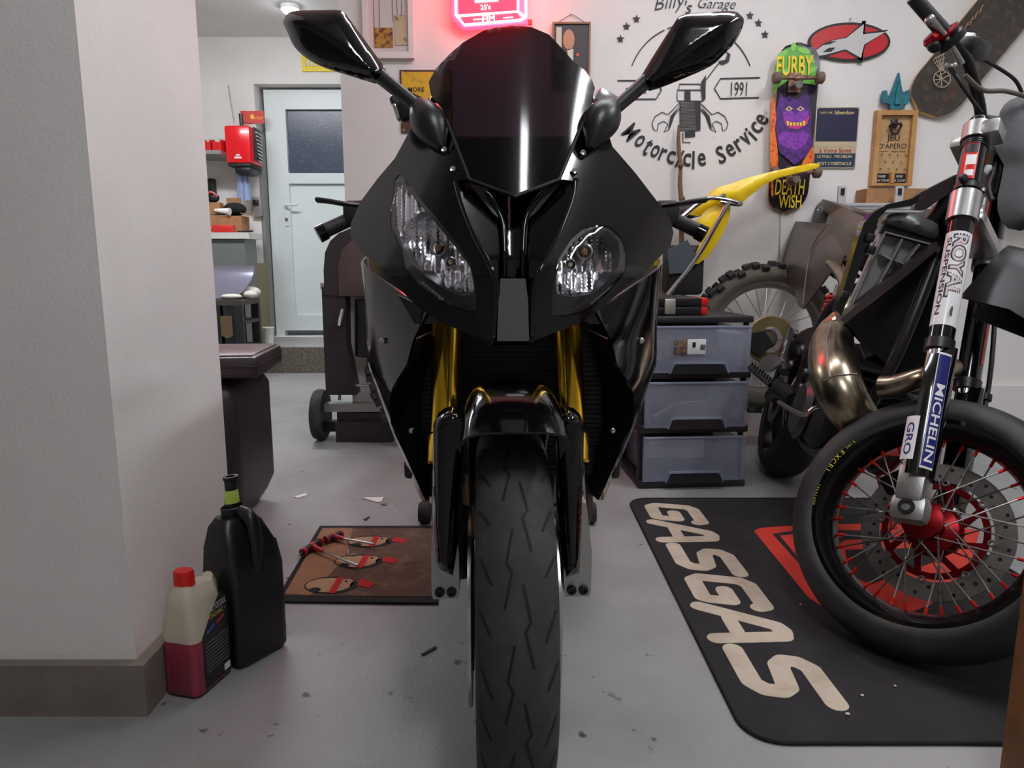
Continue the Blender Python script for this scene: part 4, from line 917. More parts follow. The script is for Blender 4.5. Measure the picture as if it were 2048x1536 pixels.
# ---- side fairings
def side(sx):
    rows = []
    data = [((862, 620, 1.19), (727, 522, 1.40), (.265, 2.0, .93)), ((832, 679, 1.21), (735, 600, 1.42), (.265, 2.0, .84)), ((818, 729, 1.225), (738, 655, 1.435), (.26, 2.0, .76)), ((801, 757, 1.24), (740, 712, 1.45), (.255, 2.0, .68)),
            ((786, 790, 1.25), (752, 745, 1.45), (.25, 2.0, .60)), ((787, 845, 1.265), (776, 800, 1.46), (.235, 2.0, .50)), ((815, 908, 1.29), (806, 880, 1.47), (.21, 2.0, .38)), ((840, 965, 1.31), (832, 945, 1.48), (.17, 1.95, .28)), ((855, 998, 1.33), (850, 990, 1.48), (.14, 1.9, .20))]
    for f, s, r in data:
        a, b = P(*f), P(*s); c = V((-r[0], r[1], r[2])); m1 = a.lerp(b, .5) + V((-.006, -.01, 0)); m2 = b.lerp(c, .5) + V((-.012, 0, 0))
        row = [a, m1, b, m2, c]
        if sx > 0: row = [V((-v.x, v.y, v.z)) for v in row]
        rows.append(row)
    cols = list(zip(*rows)); cols = [catmull(list(c), 3) for c in cols]; rows = [catmull(list(r), 3) for r in zip(*cols)]
    k = MB(); k.grid(rows, th=.005, flip=(sx < 0)); k.build('side_fairing', gloss, sb, ang=45)
    # inner shroud between the panel edge and the radiator
    a = [P(x, y, d) for x, y, d in ((832, 679, 1.215), (801, 757, 1.245), (786, 790, 1.255), (787, 845, 1.27), (815, 908, 1.295), (855, 998, 1.335))]
    b = [P(x, y, d) for x, y, d in ((872, 660, 1.36), (850, 750, 1.37), (840, 800, 1.37), (842, 860, 1.38), (858, 920, 1.38), (866, 985, 1.38))]
    if sx > 0: a = [V((-v.x, v.y, v.z)) for v in a]; b = [V((-v.x, v.y, v.z)) for v in b]
    k = MB(); k.grid([a, b], th=.003, flip=(sx > 0)); k.build('inner_shroud', satin, sb)
    # step lip across the side panel
    pts = [(742, 714, 1.42), (756, 700, 1.36), (770, 690, 1.32)]
    q = [P(*p) for p in pts]
    if sx > 0: q = [V((-v.x, v.y, v.z)) for v in q]
    k = MB(); k.tube([v + V((0, -.006, 0)) for v in q], .004, 8, sm=3); k.build('panel_lip', gloss, sb)
    for p in ((768, 680, 1.31), (752, 606, 1.36), (824, 858, 1.29)):
        q = P(*p); q.x *= -sx; MB().ball(q + V((0, -.012, 0)), (.006, .004, .006), 10, 6).build('fairing_bolt', steel, sb)
    # under-headlight panel
    o = [(796, 590), (829, 606), (878, 642), (865, 648), (829, 648)]
    k = MB(); panel(k, o, lambda x, y, t_: P(x if sx < 0 else 2048 - x, y, 1.20), .004, 14) if sx < 0 else panel(k, [(2046 - x, y) for x, y in o][::-1], lambda x, y, t_: P(x, y, 1.20), .004, 14)
    k.build('lower_cowl', gloss, sb)
for sx in (-1, 1): side(sx)
# radiator with fins
k = MB(); k.box((0, 1.41, .60), (.40, .03, .34)); k.build('radiator_core', deep, sb, ang=0)
k = MB()
for i in range(34): k.box((0, 1.393, .44 + i * .0096), (.38, .004, .002))
k.build('radiator_fins', mat('radiator_fin', (26, 26, 27), .5, .6), sb, ang=0)
for s in (-1, 1): MB().rbox((s * .205, 1.40, .60), (.025, .05, .35), .008).build('radiator_tank', satin, sb)
# engine, exhaust, belly, tank, seat, tail and rear wheel
MB().rbox((0, 1.72, .45), (.36, .5, .42), .05).build('engine_block', deep, sb)
for x in (-.09, -.03, .03, .09): MB().tube([(x, 1.5, .5), (x, 1.44, .42), (x * .8, 1.46, .30), (x * .5, 1.6, .22), (x * .3, 1.9, .2)], .02, 10, sm=4).build('exhaust_header', mat('burnt_steel', (120, 104, 90), .35, 1), sb)
rows = []
for y, wx, z0, z1 in ((1.34, .02, .84, .90), (1.42, .14, .84, 1.0), (1.6, .16, .82, 1.06), (1.85, .13, .80, .98), (1.98, .09, .78, .86)):
    rows.append([V((wx * math.cos(R(a)) * (1 if abs(math.cos(R(a))) < .99 else 1), y, z0 + (z1 - z0) * max(0, math.sin(R(a))) ** .8)) for a in range(180, -1, -15)])
k = MB(); k.grid([catmull(r, 2) for r in rows], th=.004); k.build('fuel_tank', gloss, sb, ang=60)
MB().tube([(0, 1.95, .81), (0, 2.15, .80), (0, 2.35, .86), (0, 2.6, .92), (0, 2.78, .97)], [.10, .11, .10, .07, .03], 14, sm=3, flat=.45).build('seat_tail', satin, sb)
RWM = wheelm(0, 2.53, .315)
MB().lathe(tyre_prof(.315, .19, .222), 80, RWM).build('rear_tyre', rubber, sb, ang=60)
MB().lathe([(.226, -.08), (.2, -.07), (.2, .07), (.226, .08), (.19, .06), (.19, -.06)], 48, RWM, closed=True).build('rear_rim', satin, sb)
for i in range(5): MB().box((.11, 0, 0), (.17, .03, .04), mtx=RWM @ M.Rotation(2 * math.pi * i / 5, 4, 'Z')).build('rim_spoke', satin, sb)
for s in (-1, 1): MB().tube([(s * .13, 1.95, .40), (s * .14, 2.2, .37), (s * .13, 2.53, .315)], [.05, .045, .035], 12, sm=3).build('swingarm', satin, sb)
MB().cyl((-.16, 2.53, .315), (.16, 2.53, .315), .015).build('rear_axle', steel, sb)
MB().tube([(-.17, 1.95, .26), (-.19, 2.2, .33), (-.21, 2.55, .45)], [.03, .05, .055], 16, sm=3).build('silencer', mat('dark_titanium', (90, 84, 80), .35, 1), sb)
# handlebars, levers
for sx in (-1, 1):
    def H(px, py, d): return P(px if sx < 0 else 2046 - px, py, d)
    MB().tube([V((sx * .11, 1.42, .93)), H(722, 428, 1.40), H(641, 466, 1.35)], [.011, .014, .014], 14).build('handlebar_grip', matte, sb)
    MB().tube([H(652, 462, 1.345), H(636, 470, 1.34)], [.0155, .016], 14).build('bar_end', gloss, sb)
    MB().rbox((0, 0, 0), (.05, .05, .045), .01, mtx=M.Translation(H(716, 426, 1.39))).build('switch_cluster', matte, sb)
    k = MB(); k.tube([H(718, 411, 1.33), H(690, 408, 1.30), H(655, 402, 1.295), H(636, 400, 1.30)], [.008, .0085, .0085, .0095], 12, sm=3, flat=.55); k.build('hand_lever', satin, sb)
MB().rbox(P(1212, 208, 1.36), (.05, .05, .035), .008, rot=M.Rotation(.5, 3, 'Y')).build('brake_reservoir', mat('satin_silver_cap', (200, 200, 202), .2, .8), sb)
MB().rbox(P(808, 214, 1.36), (.035, .04, .05), .008, rot=M.Rotation(-.5, 3, 'Y')).build('clutch_bracket', satin, sb)
MB().rbox(P(795, 226, 1.355), (.008, .03, .03), .003, rot=M.Rotation(-.3, 3, 'Y')).build('bracket_edge', chrome, sb)
# number plate ears / brackets beside the screen
for sx in (-1, 1):
    k = MB(); k.tube([V((sx * .125, 1.25, 1.02)), V((sx * .15, 1.28, 1.08)), V((sx * .13, 1.27, 1.13))], .008, 8, sm=3); k.build('mirror_bracket', satin, sb)
# ---- rear paddock stand
t = thing('paddock_stand', 'dark paddock stand roller on the floor behind the sport motorcycle', 'stand', (0, 2.5, 0))
for s in (-1, 1):
    q = F(848, 1052) if s < 0 else V((.26, F(848, 1052).y, 0)); rq = MB(); rq.lathe([(0, -.018), (.03, -.02), (.036, -.012), (.036, .012), (.03, .02), (0, .018)], 20, wheelm(q.x, q.y + .03, .036)); rq.build('roller', rubber, t)
    MB().tube([(q.x, q.y + .03, .036), (q.x, q.y + .1, .12), (s * .2, 2.53, .28)], .013, 10).build('stand_arm', deep, t)
MB().tube([(-.23, 2.45, .16), (-.22, 2.8, .10), (0, 2.95, .09), (.22, 2.8, .10), (.23, 2.45, .16)], .013, 10, sm=4).build('stand_frame', deep, t)
# ================================================================ SUPERMOTO ON THE RIGHT (leaning on its stand, bars turned)
SMX, SMY, PSI, PHI, DEL = .970, 2.247, -.198, -.255, .851
_s, _c = math.sin(PSI), math.cos(PSI)
SMM = M.Translation((SMX, SMY, 0)) @ M(((_s, _c, 0), (-_c, _s, 0), (0, 0, 1))).to_4x4() @ M.Rotation(PHI, 4, 'X')
RK = R(26.5); AX_ = V((-math.sin(RK), 0, math.cos(RK))); G0 = V((.83, 0, 0)); A0 = V((.73, 0, .30))
ST_ = M.Translation(G0) @ M.Rotation(DEL, 4, AX_) @ M.Translation(-G0)
def hit(mi, px, py, lat):
    o = mi @ CO; r = (mi.to_3x3() @ ray(px, py)); return o + r * ((lat - o.y) / r.y)
SMI = SMM.inverted(); SSI = (SMM @ ST_).inverted()
def B(px, py, lat): return hit(SMI, px, py, lat)         # a pixel on the bike's own lengthwise plane y = lat
def BX(px, py, x):                                       # a pixel on the bike's crosswise plane x
    o = SMI @ CO; r = SMI.to_3x3() @ ray(px, py); return o + r * ((x - o.x) / r.x)
def BS(px, py, lat): return hit(SSI, px, py, lat)        # the same in the steered front end (before steering)
gg = thing('supermoto', 'black supermoto with spoked red-hub front wheel parked on the gas-lettered mat', 'motorcycle', matrix=SMM)
gg['label'] = 'black supermoto with spoked red-hub front wheel turned to the side'
FWM = ST_ @ M.Translation(A0) @ M.Rotation(R(90), 4, 'X')    # lathe axis -> bike y (z_local -> -y)
ty = MB(); ty.lathe(tyre_prof(.300, .122, .222), 96, FWM); ft = ty.build('front_tyre', mat('slick_rubber', (38, 38, 39), .62, var=(10, (58, 57, 56), .5, .75), bump=(120, .1)), gg, ang=60)
rim = MB(); rim.lathe([(.226, -.056), (.236, -.056), (.238, -.05), (.224, -.044), (.212, -.03), (.204, 0), (.212, .03), (.224, .044), (.238, .05), (.236, .056), (.226, .056), (.206, .034), (.197, 0), (.206, -.034)], 80, FWM, closed=True)
rimo = rim.build('front_rim', mat('black_rim', (16, 16, 18), .18, .3), gg)
hub = MB(); hub.lathe([(0, -.05), (.03, -.05), (.055, -.045), (.055, -.033), (.03, -.026), (.024, 0), (.026, .026), (.043, .033), (.043, .041), (.026, .046), (0, .05)], 40, FWM); hub.build('front_hub', redm, gg)
nip = mat('red_nipple', (230, 40, 30), .3, .5)
for i in range(36):
    sd = 1 if i % 2 else -1; a = 2 * math.pi * (i + .35) / 36; cr_ = (1 if (i // 2) % 2 else -1) * .62
    h_ = V((.046 * math.cos(a + cr_), .046 * math.sin(a + cr_), sd * .037)); e_ = V((.198 * math.cos(a), .198 * math.sin(a), sd * .006)); n_ = h_.lerp(e_, .9)
    k = MB(); k.tube([h_, n_], .0019, 6, 0); k.tube([n_, e_], .0036, 6, 1); k.build('spoke', [steel, nip], rimo, mtx=FWM)
# brake disc on the far side
dk = MB(); dk.lathe([(.118, -.058), (.160, -.058), (.160, -.0535), (.118, -.0535)], 72, FWM, closed=True); disc = dk.build('brake_disc', mat('disc_steel', (150, 148, 144), .35, .9), gg)
for i in range(36): MB().cyl((.139 + .009 * (i % 3 - 1), 0, -.0532), (.139 + .009 * (i % 3 - 1), 0, -.0528), .0042, n=10, mtx=FWM @ M.Rotation(2 * math.pi * i / 36, 4, 'Z')).build('disc_hole', deep, disc)
k = MB(); k.lathe([(.036, -.054), (.062, -.054), (.062, -.05), (.036, -.05)], 40, FWM, closed=True); k.lathe([(.098, -.056), (.112, -.056), (.112, -.052), (.098, -.052)], 56, FWM, closed=True)
for i in range(8): k.box((.082, 0, -.053), (.05, .014, .005), mtx=FWM @ M.Rotation(2 * math.pi * i / 8 + .2, 4, 'Z'), rot=M.Rotation(.4, 3, 'Z'))
k.build('disc_carrier', redm, gg)
for i in range(8): MB().lathe([(.004, -.05), (.008, -.05), (.008, -.060), (.004, -.060)], 14, FWM @ M.Rotation(2 * math.pi * (i + .5) / 8, 4, 'Z') @ M.Translation((.115, 0, 0)), closed=True).build('disc_button', steel, gg)
MB().rbox((0, 0, 0), (.06, .12, .05), .012, mtx=FWM @ M.Rotation(R(150), 4, 'Z') @ M.Translation((.14, 0, -.075))).build('brake_caliper', deep, gg)
# rim lettering and tyre lettering
k = MB(); yl2 = mat('excel_yellow', (214, 206, 40), .5)
def ring_text(s, r, z, a0, step, h, m, par, nm):
    k = MB()
    for i, ch in enumerate(s):
        if ch == ' ': continue
        a = a0 + i * step; mm = FWM @ M.Rotation(a, 4, 'Z') @ M.Translation((r, 0, z)) @ M.Rotation(R(90), 4, 'Z')
        text(k, ch, mm, hei=h)
    return k.build(nm, m, par, ang=0)
ring_text('EXCEL', .2325, .0575, R(172), .062, .013, yl2, rimo, 'rim_lettering')
ring_text('TAKASAGO', .2325, .0575, R(196), .03, .005, yl2, rimo, 'rim_lettering'); ring_text('RIMS', .2325, .0575, R(163), .03, .006, yl2, rimo, 'rim_lettering')
# ---- fork legs
blk = mat('black_fork_tube', (15, 15, 17), .12, .2, coat=.4)
def LG(side, s, fx=0, fy=0): return A0 + V((0, side * .115, 0)) + AX_ * s + V((math.cos(RK), 0, math.sin(RK))) * fx + V((0, fy, 0))
def tubeS(name, m, side, s0, s1, r0, r1=None, **kw): return MB().tube([LG(side, s0), LG(side, s1)], [r0, r0 if r1 is None else r1], 28).build(name, m, gg, mtx=ST_)
for side in (-1, 1):
    tubeS('fork_outer_tube', blk, side, .395, 1.0, .0275)
    tubeS('fork_seal', satin, side, .375, .40, .031)
    tubeS('fork_inner_tube', chrome, side, .03, .39, .0235)
    tubeS('triple_clamp_ring', mat('machined_aluminium', (190, 190, 190), .3, .9), side, .715, .79, .0345)
    tubeS('top_clamp_ring', alu, side, .945, .99, .034)
    tubeS('fork_cap', deep, side, .99, 1.01, .022)
    # axle foot
    k = MB(); k.rbox(LG(side, .055), (.06, .062, .085), .014, rot=M.Rotation(-RK, 3, 'Y')); k.rbox(LG(side, .0), (.075, .05, .06), .016, rot=M.Rotation(-RK, 3, 'Y')); k.build('axle_foot', alu, gg, mtx=ST_)
    k = MB(); c = LG(side, 0, 0, side * .026); k.lathe([(.0, -.002), (.0095, -.002), (.0095, .004), (.016, .004), (.017, .001), (.017, -.02)], 24, frame(c, (1, 0, 0), (0, 0, 1) if side < 0 else (0, 0, -1))); k.build('axle_end', deep, gg, mtx=ST_)
    # fork guard in front
    rows = []
    for i in range(8):
        s = .07 + .31 * i / 7; hw = .04 if i < 6 else .04 - .012 * (i - 5); rows.append([LG(side, s, .034 * math.cos(a) * 1.15, side * 0 + .043 * math.sin(a) * (hw / .04)) for a in [R(-105 + 15 * j) for j in range(15)]])
    k = MB(); k.grid(rows, th=.003, flip=False); k.build('fork_guard', blk, gg, mtx=ST_, ang=60)
# the guard wraps front and outside; stickers follow the tube surfaces
def wrap(side, r, s, ang): return LG(side, s, r * math.cos(ang), side * 0 + r * math.sin(ang))
def wrap_patch(name, m, side, r, s0, s1, a0, a1, n=14, cut=0):
    rows = [[wrap(side, r, s0 + (s1 - s0) * i / 6, a0 + (a1 - a0) * j / n) for j in range(n + 1)] for i in range(7)]
    k = MB(); k.grid(rows, th=.0006, flip=True); return k.build(name, m, gg, mtx=ST_, ang=60)
def wrap_text(s, side, r, s0, s1, ac, h, m, name='sticker_lettering', up=1, **kw):
    """text running down along the tube from s1 to s0, centred at angle ac"""
    vs, fs = fine(*glyphs(s, 1, **kw)); xs = [v.x for v in vs]; ys = [v.y for v in vs]; x0, x1, y0, y1 = min(xs), max(xs), min(ys), max(ys)
    q = []
    for v in vs:
        u = (v.x - x0) / (x1 - x0); w_ = (v.y - (y0 + y1) / 2) / (y1 - y0)
        q.append(wrap(side, r, s1 + (s0 - s1) * u, ac + w_ * h / r * up))
    k = MB(); k.add(q, fs); return k.build(name, m, gg, mtx=ST_, ang=0)
# viewer sees the near leg (side -1): straight-on angle computed from the pixel ray
vd = (SSI.to_3x3() @ (LG(-1, .5) * 0 + ray(1895, 605))).normalized()
e1 = V((math.cos(RK), 0, math.sin(RK))); AV = math.atan2(-vd.y, -vd.dot(e1))
stw = mat('sticker_white', (226, 226, 226), .25)
wrap_patch('sticker', stw, -1, .0279, .43, .675, AV - 1.25, AV + 1.25)
wrap_text('ROYAL', -1, .0286, .498, .668, AV + .22, .036, mat('sticker_ink', (40, 40, 44), .4), up=1, bold=.07)
wrap_text('ROYAL', -1, .0289, .503, .663, AV + .22, .028, mat('sticker_pink_grey', (206, 190, 192), .4), up=1, bold=.015)
wrap_text('SUSPENSION', -1, .0286, .455, .66, AV - .66, .012, MATS['sticker_ink'], up=1, bold=.03)
k = MB()
k.prism([(.012 * math.cos(i * .5236), .012 * math.sin(i * .5236)) for i in range(12)], .0008, frame(wrap(-1, .0284, .465, AV + .45), V((0, 1, 0)), AX_)); k.build('sticker_emblem', mat('emblem_dark_green', (60, 62, 40), .4), gg, mtx=ST_)
wrap_patch('sticker', redp, -1, .0279, .82, .925, AV - .9, AV + .35); wrap_patch('sticker_field', black, -1, .0282, .895, .92, AV - .75, AV + .3)
wrap_patch('sticker_field', white, -1, .0282, .86, .888, AV - .5, AV + .25); wrap_patch('sticker_field', white, -1, .0282, .828, .845, AV - .45, AV + .2)
wrap_patch('cable_strap', satin, -1, .0295, .80, .815, AV - 2.6, AV + 2.6, 24)
k = MB(); k.rbox(wrap(-1, .036, .812, AV - .3), (.014, .03, .016), .003); k.build('strap_buckle', satin, gg, mtx=ST_)
for i in range(3): wrap_patch('strap_band', satin, -1, .0295, .935 - i * .006, .938 - i * .006, AV - 2.6, AV + 2.6, 24)
# guard stickers
def gwrap(s, a, off=.001): return LG(-1, s, (.0391 + off) * math.cos(a), (.043 + off) * math.sin(a))
nb = mat('sticker_blue', (26, 34, 110), .35)
def gpatch(name, m, s0, s1, a0, a1, off=.001):
    k = MB(); k.grid([[gwrap(s0 + (s1 - s0) * i / 6, a0 + (a1 - a0) * j / 10, off) for j in range(11)] for i in range(7)], th=.0005, flip=True); k.build(name, m, gg, mtx=ST_, ang=60)
def gtext(s, s0, s1, ac, h, m, off=.0018, **kw):
    vs, fs = fine(*glyphs(s, 1, **kw)); xs = [v.x for v in vs]; ys = [v.y for v in vs]; x0, x1, y0, y1 = min(xs), max(xs), min(ys), max(ys)
    k = MB(); k.add([gwrap(s1 + (s0 - s1) * (v.x - x0) / (x1 - x0), ac + (v.y - (y0 + y1) / 2) / (y1 - y0) * h / .042, off) for v in vs], fs); k.build('sticker_lettering', m, gg, mtx=ST_, ang=0)
GC = AV - .12; print('AV', math.degrees(AV))
gpatch('sticker', white, .085, .355, GC + .20, GC + .88, .0006); gpatch('sticker', nb, .09, .35, GC + .24, GC + .86)
gtext('MICHELIN', .10, .28, GC + .56, .018, white, bold=.015)
gpatch('sticker', white, .10, .20, GC - .95, GC - .15); gtext('GRO', .11, .185, GC - .55, .018, nb, bold=.02)
# ---- triple clamps, bars, mask, fender
k = MB(); k.rbox((A0 + AX_ * .75), (.075, .19, .035), .012, rot=M.Rotation(-RK, 3, 'Y')); k.build('lower_triple_clamp', MATS['machined_aluminium'], gg, mtx=ST_)
k = MB(); k.rbox((A0 + AX_ * .965 + V((-.02, 0, 0))), (.10, .20, .035), .012, rot=M.Rotation(-RK, 3, 'Y')); k.build('top_triple_clamp', alu, gg, mtx=ST_)
k = MB(); k.rbox(LG(-1, .965, .03), (.05, .06, .042), .008, rot=M.Rotation(-RK, 3, 'Y')); k.build('clamp_block', alu, gg, mtx=ST_)
MB().cyl(A0 + AX_ * .70 + e1 * -.045, A0 + AX_ * 1.0 + e1 * -.045, .022).build('steering_stem', deep, gg, mtx=ST_)
bc = A0 + AX_ * 1.05 + e1 * -.02
bar = mat('black_bar', (18, 18, 20), .35, .3)
barpts = [V((0, -.36, .16)) , V((0, -.27, .145)), V((0, -.13, .05)), V((0, -.05, .0)), V((0, .05, 0)), V((0, .13, .05)), V((0, .27, .145)), V((0, .38, .16))]
# near end of the bar follows the photograph: grip leaves the frame at the top
qg = [BS(1960, 215, -.07), BS(1938, 130, -.20), BS(1915, 95, -.26), BS(1826, -6, -.40)]
MB().tube([bc + V((0, .05, 0)), bc + V((0, -.03, 0)), qg[0], qg[1], qg[2], qg[3]], [.014, .014, .014, .0135, .0115, .0115], 16, sm=3).build('handlebar', bar, gg, mtx=ST_)
MB().tube([bc + V((0, .03, 0)), bc + V((0, .13, .05)), bc + V((-.02, .27, .145)), bc + V((-.06, .40, .15))], [.014, .014, .0115, .0115], 16, sm=3).build('handlebar', bar, gg, mtx=ST_)
MB().tube([qg[2].lerp(qg[3], .2), qg[3]], [.0175, .0165], 18).build('grip', matte, gg, mtx=ST_)
k = MB(); dv = (qg[3] - qg[2]).normalized(); c = qg[2].lerp(qg[3], .16); rr_ = dv.to_track_quat('Z', 'Y').to_matrix().to_4x4()
k.lathe([(.017, -.012), (.034, -.010), (.034, .006), (.026, .012), (.017, .012)], 24, M.Translation(c) @ rr_); k.build('throttle_housing', satin, gg, mtx=ST_)
MB().lathe([(.017, 0), (.030, .002), (.033, .008), (.02, .012)], 24, M.Translation(c + dv * .014) @ rr_).build('throttle_ring', redm, gg, mtx=ST_)
MB().lathe([(.0, 0), (.022, .0), (.024, .01), (.018, .02), (0, .022)], 20, M.Translation(BS(1871, 82, -.30)) @ rr_).build('throttle_wheel', redm, gg, mtx=ST_)
MB().ball(BS(1869, 93, -.30), (.018, .018, .014), 14, 8).build('throttle_cap', satin, gg, mtx=ST_)
k = MB(); k.tube([BS(1924, 128, -.24), BS(1900, 88, -.29), BS(1878, 56, -.33), BS(1862, 42, -.35)], [.009, .0085, .008, .012], 14, sm=3, flat=.7); k.ball(BS(1860, 40, -.352), .0125); k.build('brake_lever', steel, gg, mtx=ST_)
k = MB(); k.rbox(BS(1942, 100, -.20), (.06, .075, .05), .01, rot=M.Rotation(.4, 3, 'X')); k.build('master_cylinder', satin, gg, mtx=ST_)
k = MB(); k.rbox(BS(1934, 84, -.215), (.03, .03, .035), .004); k.build('reservoir_window', mat('pale_plastic', (206, 206, 204), .3), gg, mtx=ST_)
for pts, r, m in (([(1925, 118, -.22), (1905, 132, -.24), (1893, 130, -.24)], .006, alu), ([(1930, 150, -.2), (1965, 180, -.15), (2010, 182, -.1), (2060, 195, -.02)], .006, mat('grey_cable', (96, 90, 84), .5)), ([(1958, 114, -.18), (2000, 138, -.12), (2030, 160, -.08), (2044, 185, -.04)], .0045, satin), ([(1900, 135, -.24), (1930, 180, -.2), (1962, 225, -.12)], .005, satin)):
    MB().tube([BS(*p) for p in pts], r, 8, sm=4).build('control_cable', m, gg, mtx=ST_)
# number-plate mask
k = MB(); mk = [(2008, 210), (2040, 192), (2110, 186), (2130, 260), (2100, 420), (2040, 462), (2002, 440), (1995, 395), (2008, 330), (1990, 300), (1996, 240)]
panel(k, mk, lambda x, y, t_: BS(x, y, -.05 + (x - 1995) * .0008) + V((.035 * t_, 0, 0)), .004, 12, pil=30, sm=2); k.build('front_mask', mat('dark_mask_plastic', (24, 24, 27), .55, bump=(60, .15), spec=.3), gg, mtx=ST_, ang=50)
k = MB(); k.rbox(bc + V((.02, 0, .02)), (.09, .09, .05), .02); k.build('bar_pad', matte, gg, mtx=ST_)
# wiring under the mask
for pts, r, m in (([(1982, 290, -.04), (1975, 310, -.04), (1972, 330, -.03)], .004, mat('orange_wire', (232, 120, 70), .5)), ([(1996, 300, -.03), (1988, 340, -.03), (1978, 372, -.03), (1984, 400, -.02)], .007, satin), ([(2006, 310, -.03), (2000, 350, -.02), (1990, 390, -.02)], .008, satin)):
    MB().tube([BS(*p) for p in pts], r, 8, sm=3).build('wire', m, gg, mtx=ST_)
k = MB(); k.rbox(BS(1974, 340, -.05), (.014, .014, .024), .003); k.build('wire_plug', mat('pale_plug', (200, 206, 214), .4), gg, mtx=ST_)
# high front fender
rows = []
for i, (dx, dz, hw) in enumerate(((-.24, .66, .05), (-.12, .665, .07), (.02, .63, .085), (.16, .56, .09), (.28, .47, .085), (.36, .38, .06), (.39, .33, .03))):
    rows.append([V((A0.x + dx, hw * v, A0.z + dz - .17 * abs(v) ** 4)) for v in [-1 + j / 5 for j in range(11)]])
k = MB(); k.grid(rows, th=.004, flip=False); k.build('front_fender', mat('black_fender_plastic', (13, 13, 14), .35), gg, mtx=ST_, ang=60)
# ---- frame, engine, pipe
redf = mat('red_frame', (168, 22, 28), .35); frm = mat('dark_frame_paint', (30, 26, 28), .35)
head = A0 + AX_ * .80 + e1 * -.045; head.y = 0
for s in (-1, 1):
    MB().tube([head + V((-.02, s * .02, .08)), V((.18, s * .09, .83)), V((-.12, s * .12, .70)), V((-.22, s * .11, .45)), V((-.2, s * .1, .32))], .021, 12, sm=4).build('frame_spar', frm, gg)
    MB().tube([head + V((0, s * .02, -.08)), V((.40, s * .05, .62)), V((.33, s * .07, .36)), V((.12, s * .09, .27)), V((-.2, s * .1, .30))], .016, 12, sm=4).build('down_tube', frm, gg)
    MB().tube([V((-.1, s * .09, .78)), V((-.45, s * .09, .88)), V((-.75, s * .07, .95))], .012, 10, sm=3).build('subframe_tube', deep, gg)
    MB().tube([V((-.2, s * .11, .36)), V((-.45, s * .12, .36)), V((-.62, s * .11, .305))], [.035, .034, .028], 12, sm=3).build('swingarm', satin, gg)
k = MB(); k.rbox((.02, 0, .38), (.36, .24, .22), .05); k.rbox((.16, 0, .52), (.16, .16, .20), .03, rot=M.Rotation(.3, 3, 'Y')); k.build('engine_case', mat('engine_grey', (58, 58, 60), .4, .7), gg)
k = MB(); k.lathe([(0, 0), (.09, 0), (.10, .012), (.08, .03), (0, .034)], 28, frame((.0, -.115, .37), (1, 0, 0), (0, 0, 1))); k.build('clutch_cover', mat('magnesium_cover', (84, 84, 86), .35, .8), gg)
for i in range(6): MB().rbox((.17 + .01 * i, 0, .46 + .026 * i), (.19, .19, .008), .003, rot=M.Rotation(.3, 3, 'Y')).build('cooling_fin', MATS['engine_grey'], gg)
pipe = mat('raw_steel_pipe', (150, 140, 122), .27, 1, var=(16, (120, 104, 80), .45, .7))
pp = [(1905, 735, .06, .024), (1850, 752, -.03, .024), (1790, 772, -.08, .027), (1765, 775, -.10, .030)]
MB().tube([B(x, y, l) for x, y, l, r in pp], [r for *_, r in pp], 18, sm=4).build('exhaust_header', pipe, gg)
pp = [(1840, 850, .09, .026), (1800, 885, .05, .036), (1742, 862, -.06, .047), (1698, 815, -.14, .056), (1672, 760, -.18, .062), (1663, 705, -.18, .060), (1670, 665, -.17, .050), (1682, 640, -.165, .034), (1692, 618, -.16, .022), (1690, 560, -.15, .021), (1660, 520, -.13, .021)]
MB().tube([B(x, y, l) for x, y, l, r in pp], [r for *_, r in pp], 28, sm=5).build('expansion_chamber', pipe, gg, ang=70)
MB().tube([B(1648, 762, -.235), B(1668, 752, -.243), B(1690, 750, -.238), B(1714, 748, -.22)], .0022, 6, sm=3).build('weld_seam', steel, gg)
MB().tube([B(1662, 648, -.20), B(1655, 680, -.235), B(1656, 720, -.243), B(1660, 752, -.243)], .002, 6, sm=3).build('weld_seam', steel, gg)
k = MB(); k.rbox(B(1715, 860, -.10), (.10, .06, .03), .01); k.build('skid_plate', redf, gg)
# shock spring, footpeg, brake pedal, small engine bits
k = MB(); a = B(1672, 590, -.10); b = B(1650, 655, -.10); dv = b - a
pts = []
u_ = dv.normalized().orthogonal().normalized(); w2 = dv.normalized().cross(u_)
for i in range(90): t_ = i / 89; pts.append(a + dv * t_ + (u_ * math.cos(t_ * 50) + w2 * math.sin(t_ * 50)) * .024)
k.tube(pts, .006, 6); k.build('shock_spring', redp, gg, ang=60)
MB().tube([a - dv * .3, b + dv * .3], .012, 12).build('shock_body', steel, gg)
k = MB(); fpc = B(1540, 735, -.26); fpd = B(1556, 728, -.17)
k.tube([B(1500, 735, -.27), B(1540, 770, -.25), B(1562, 758, -.17)], .010, 8)
for i in range(9): k.box(B(1502 + i * 5, 736 + i * 4.2, -.268) + V((0, 0, .012)), (.01, .006, .016))
k.build('footpeg', deep, gg)
k = MB(); panel(k, [(1516, 732), (1524, 716), (1540, 708), (1560, 715), (1566, 722), (1540, 742), (1520, 742)], lambda x, y, t_: B(x, y, -.20), .008, 10); k.build('peg_bracket', alu, gg)
MB().tube([B(1580, 660, -.13), B(1572, 690, -.14), B(1566, 715, -.14), B(1570, 745, -.14)], [.014, .018, .02, .016], 12, sm=3).build('frame_bracket', MATS['magnesium_cover'], gg)
MB().tube([B(1558, 805, -.17), B(1605, 830, -.17), B(1625, 818, -.16), B(1650, 812, -.12)], [.008, .008, .007, .006], 10, sm=3).build('brake_pedal', steel, gg)
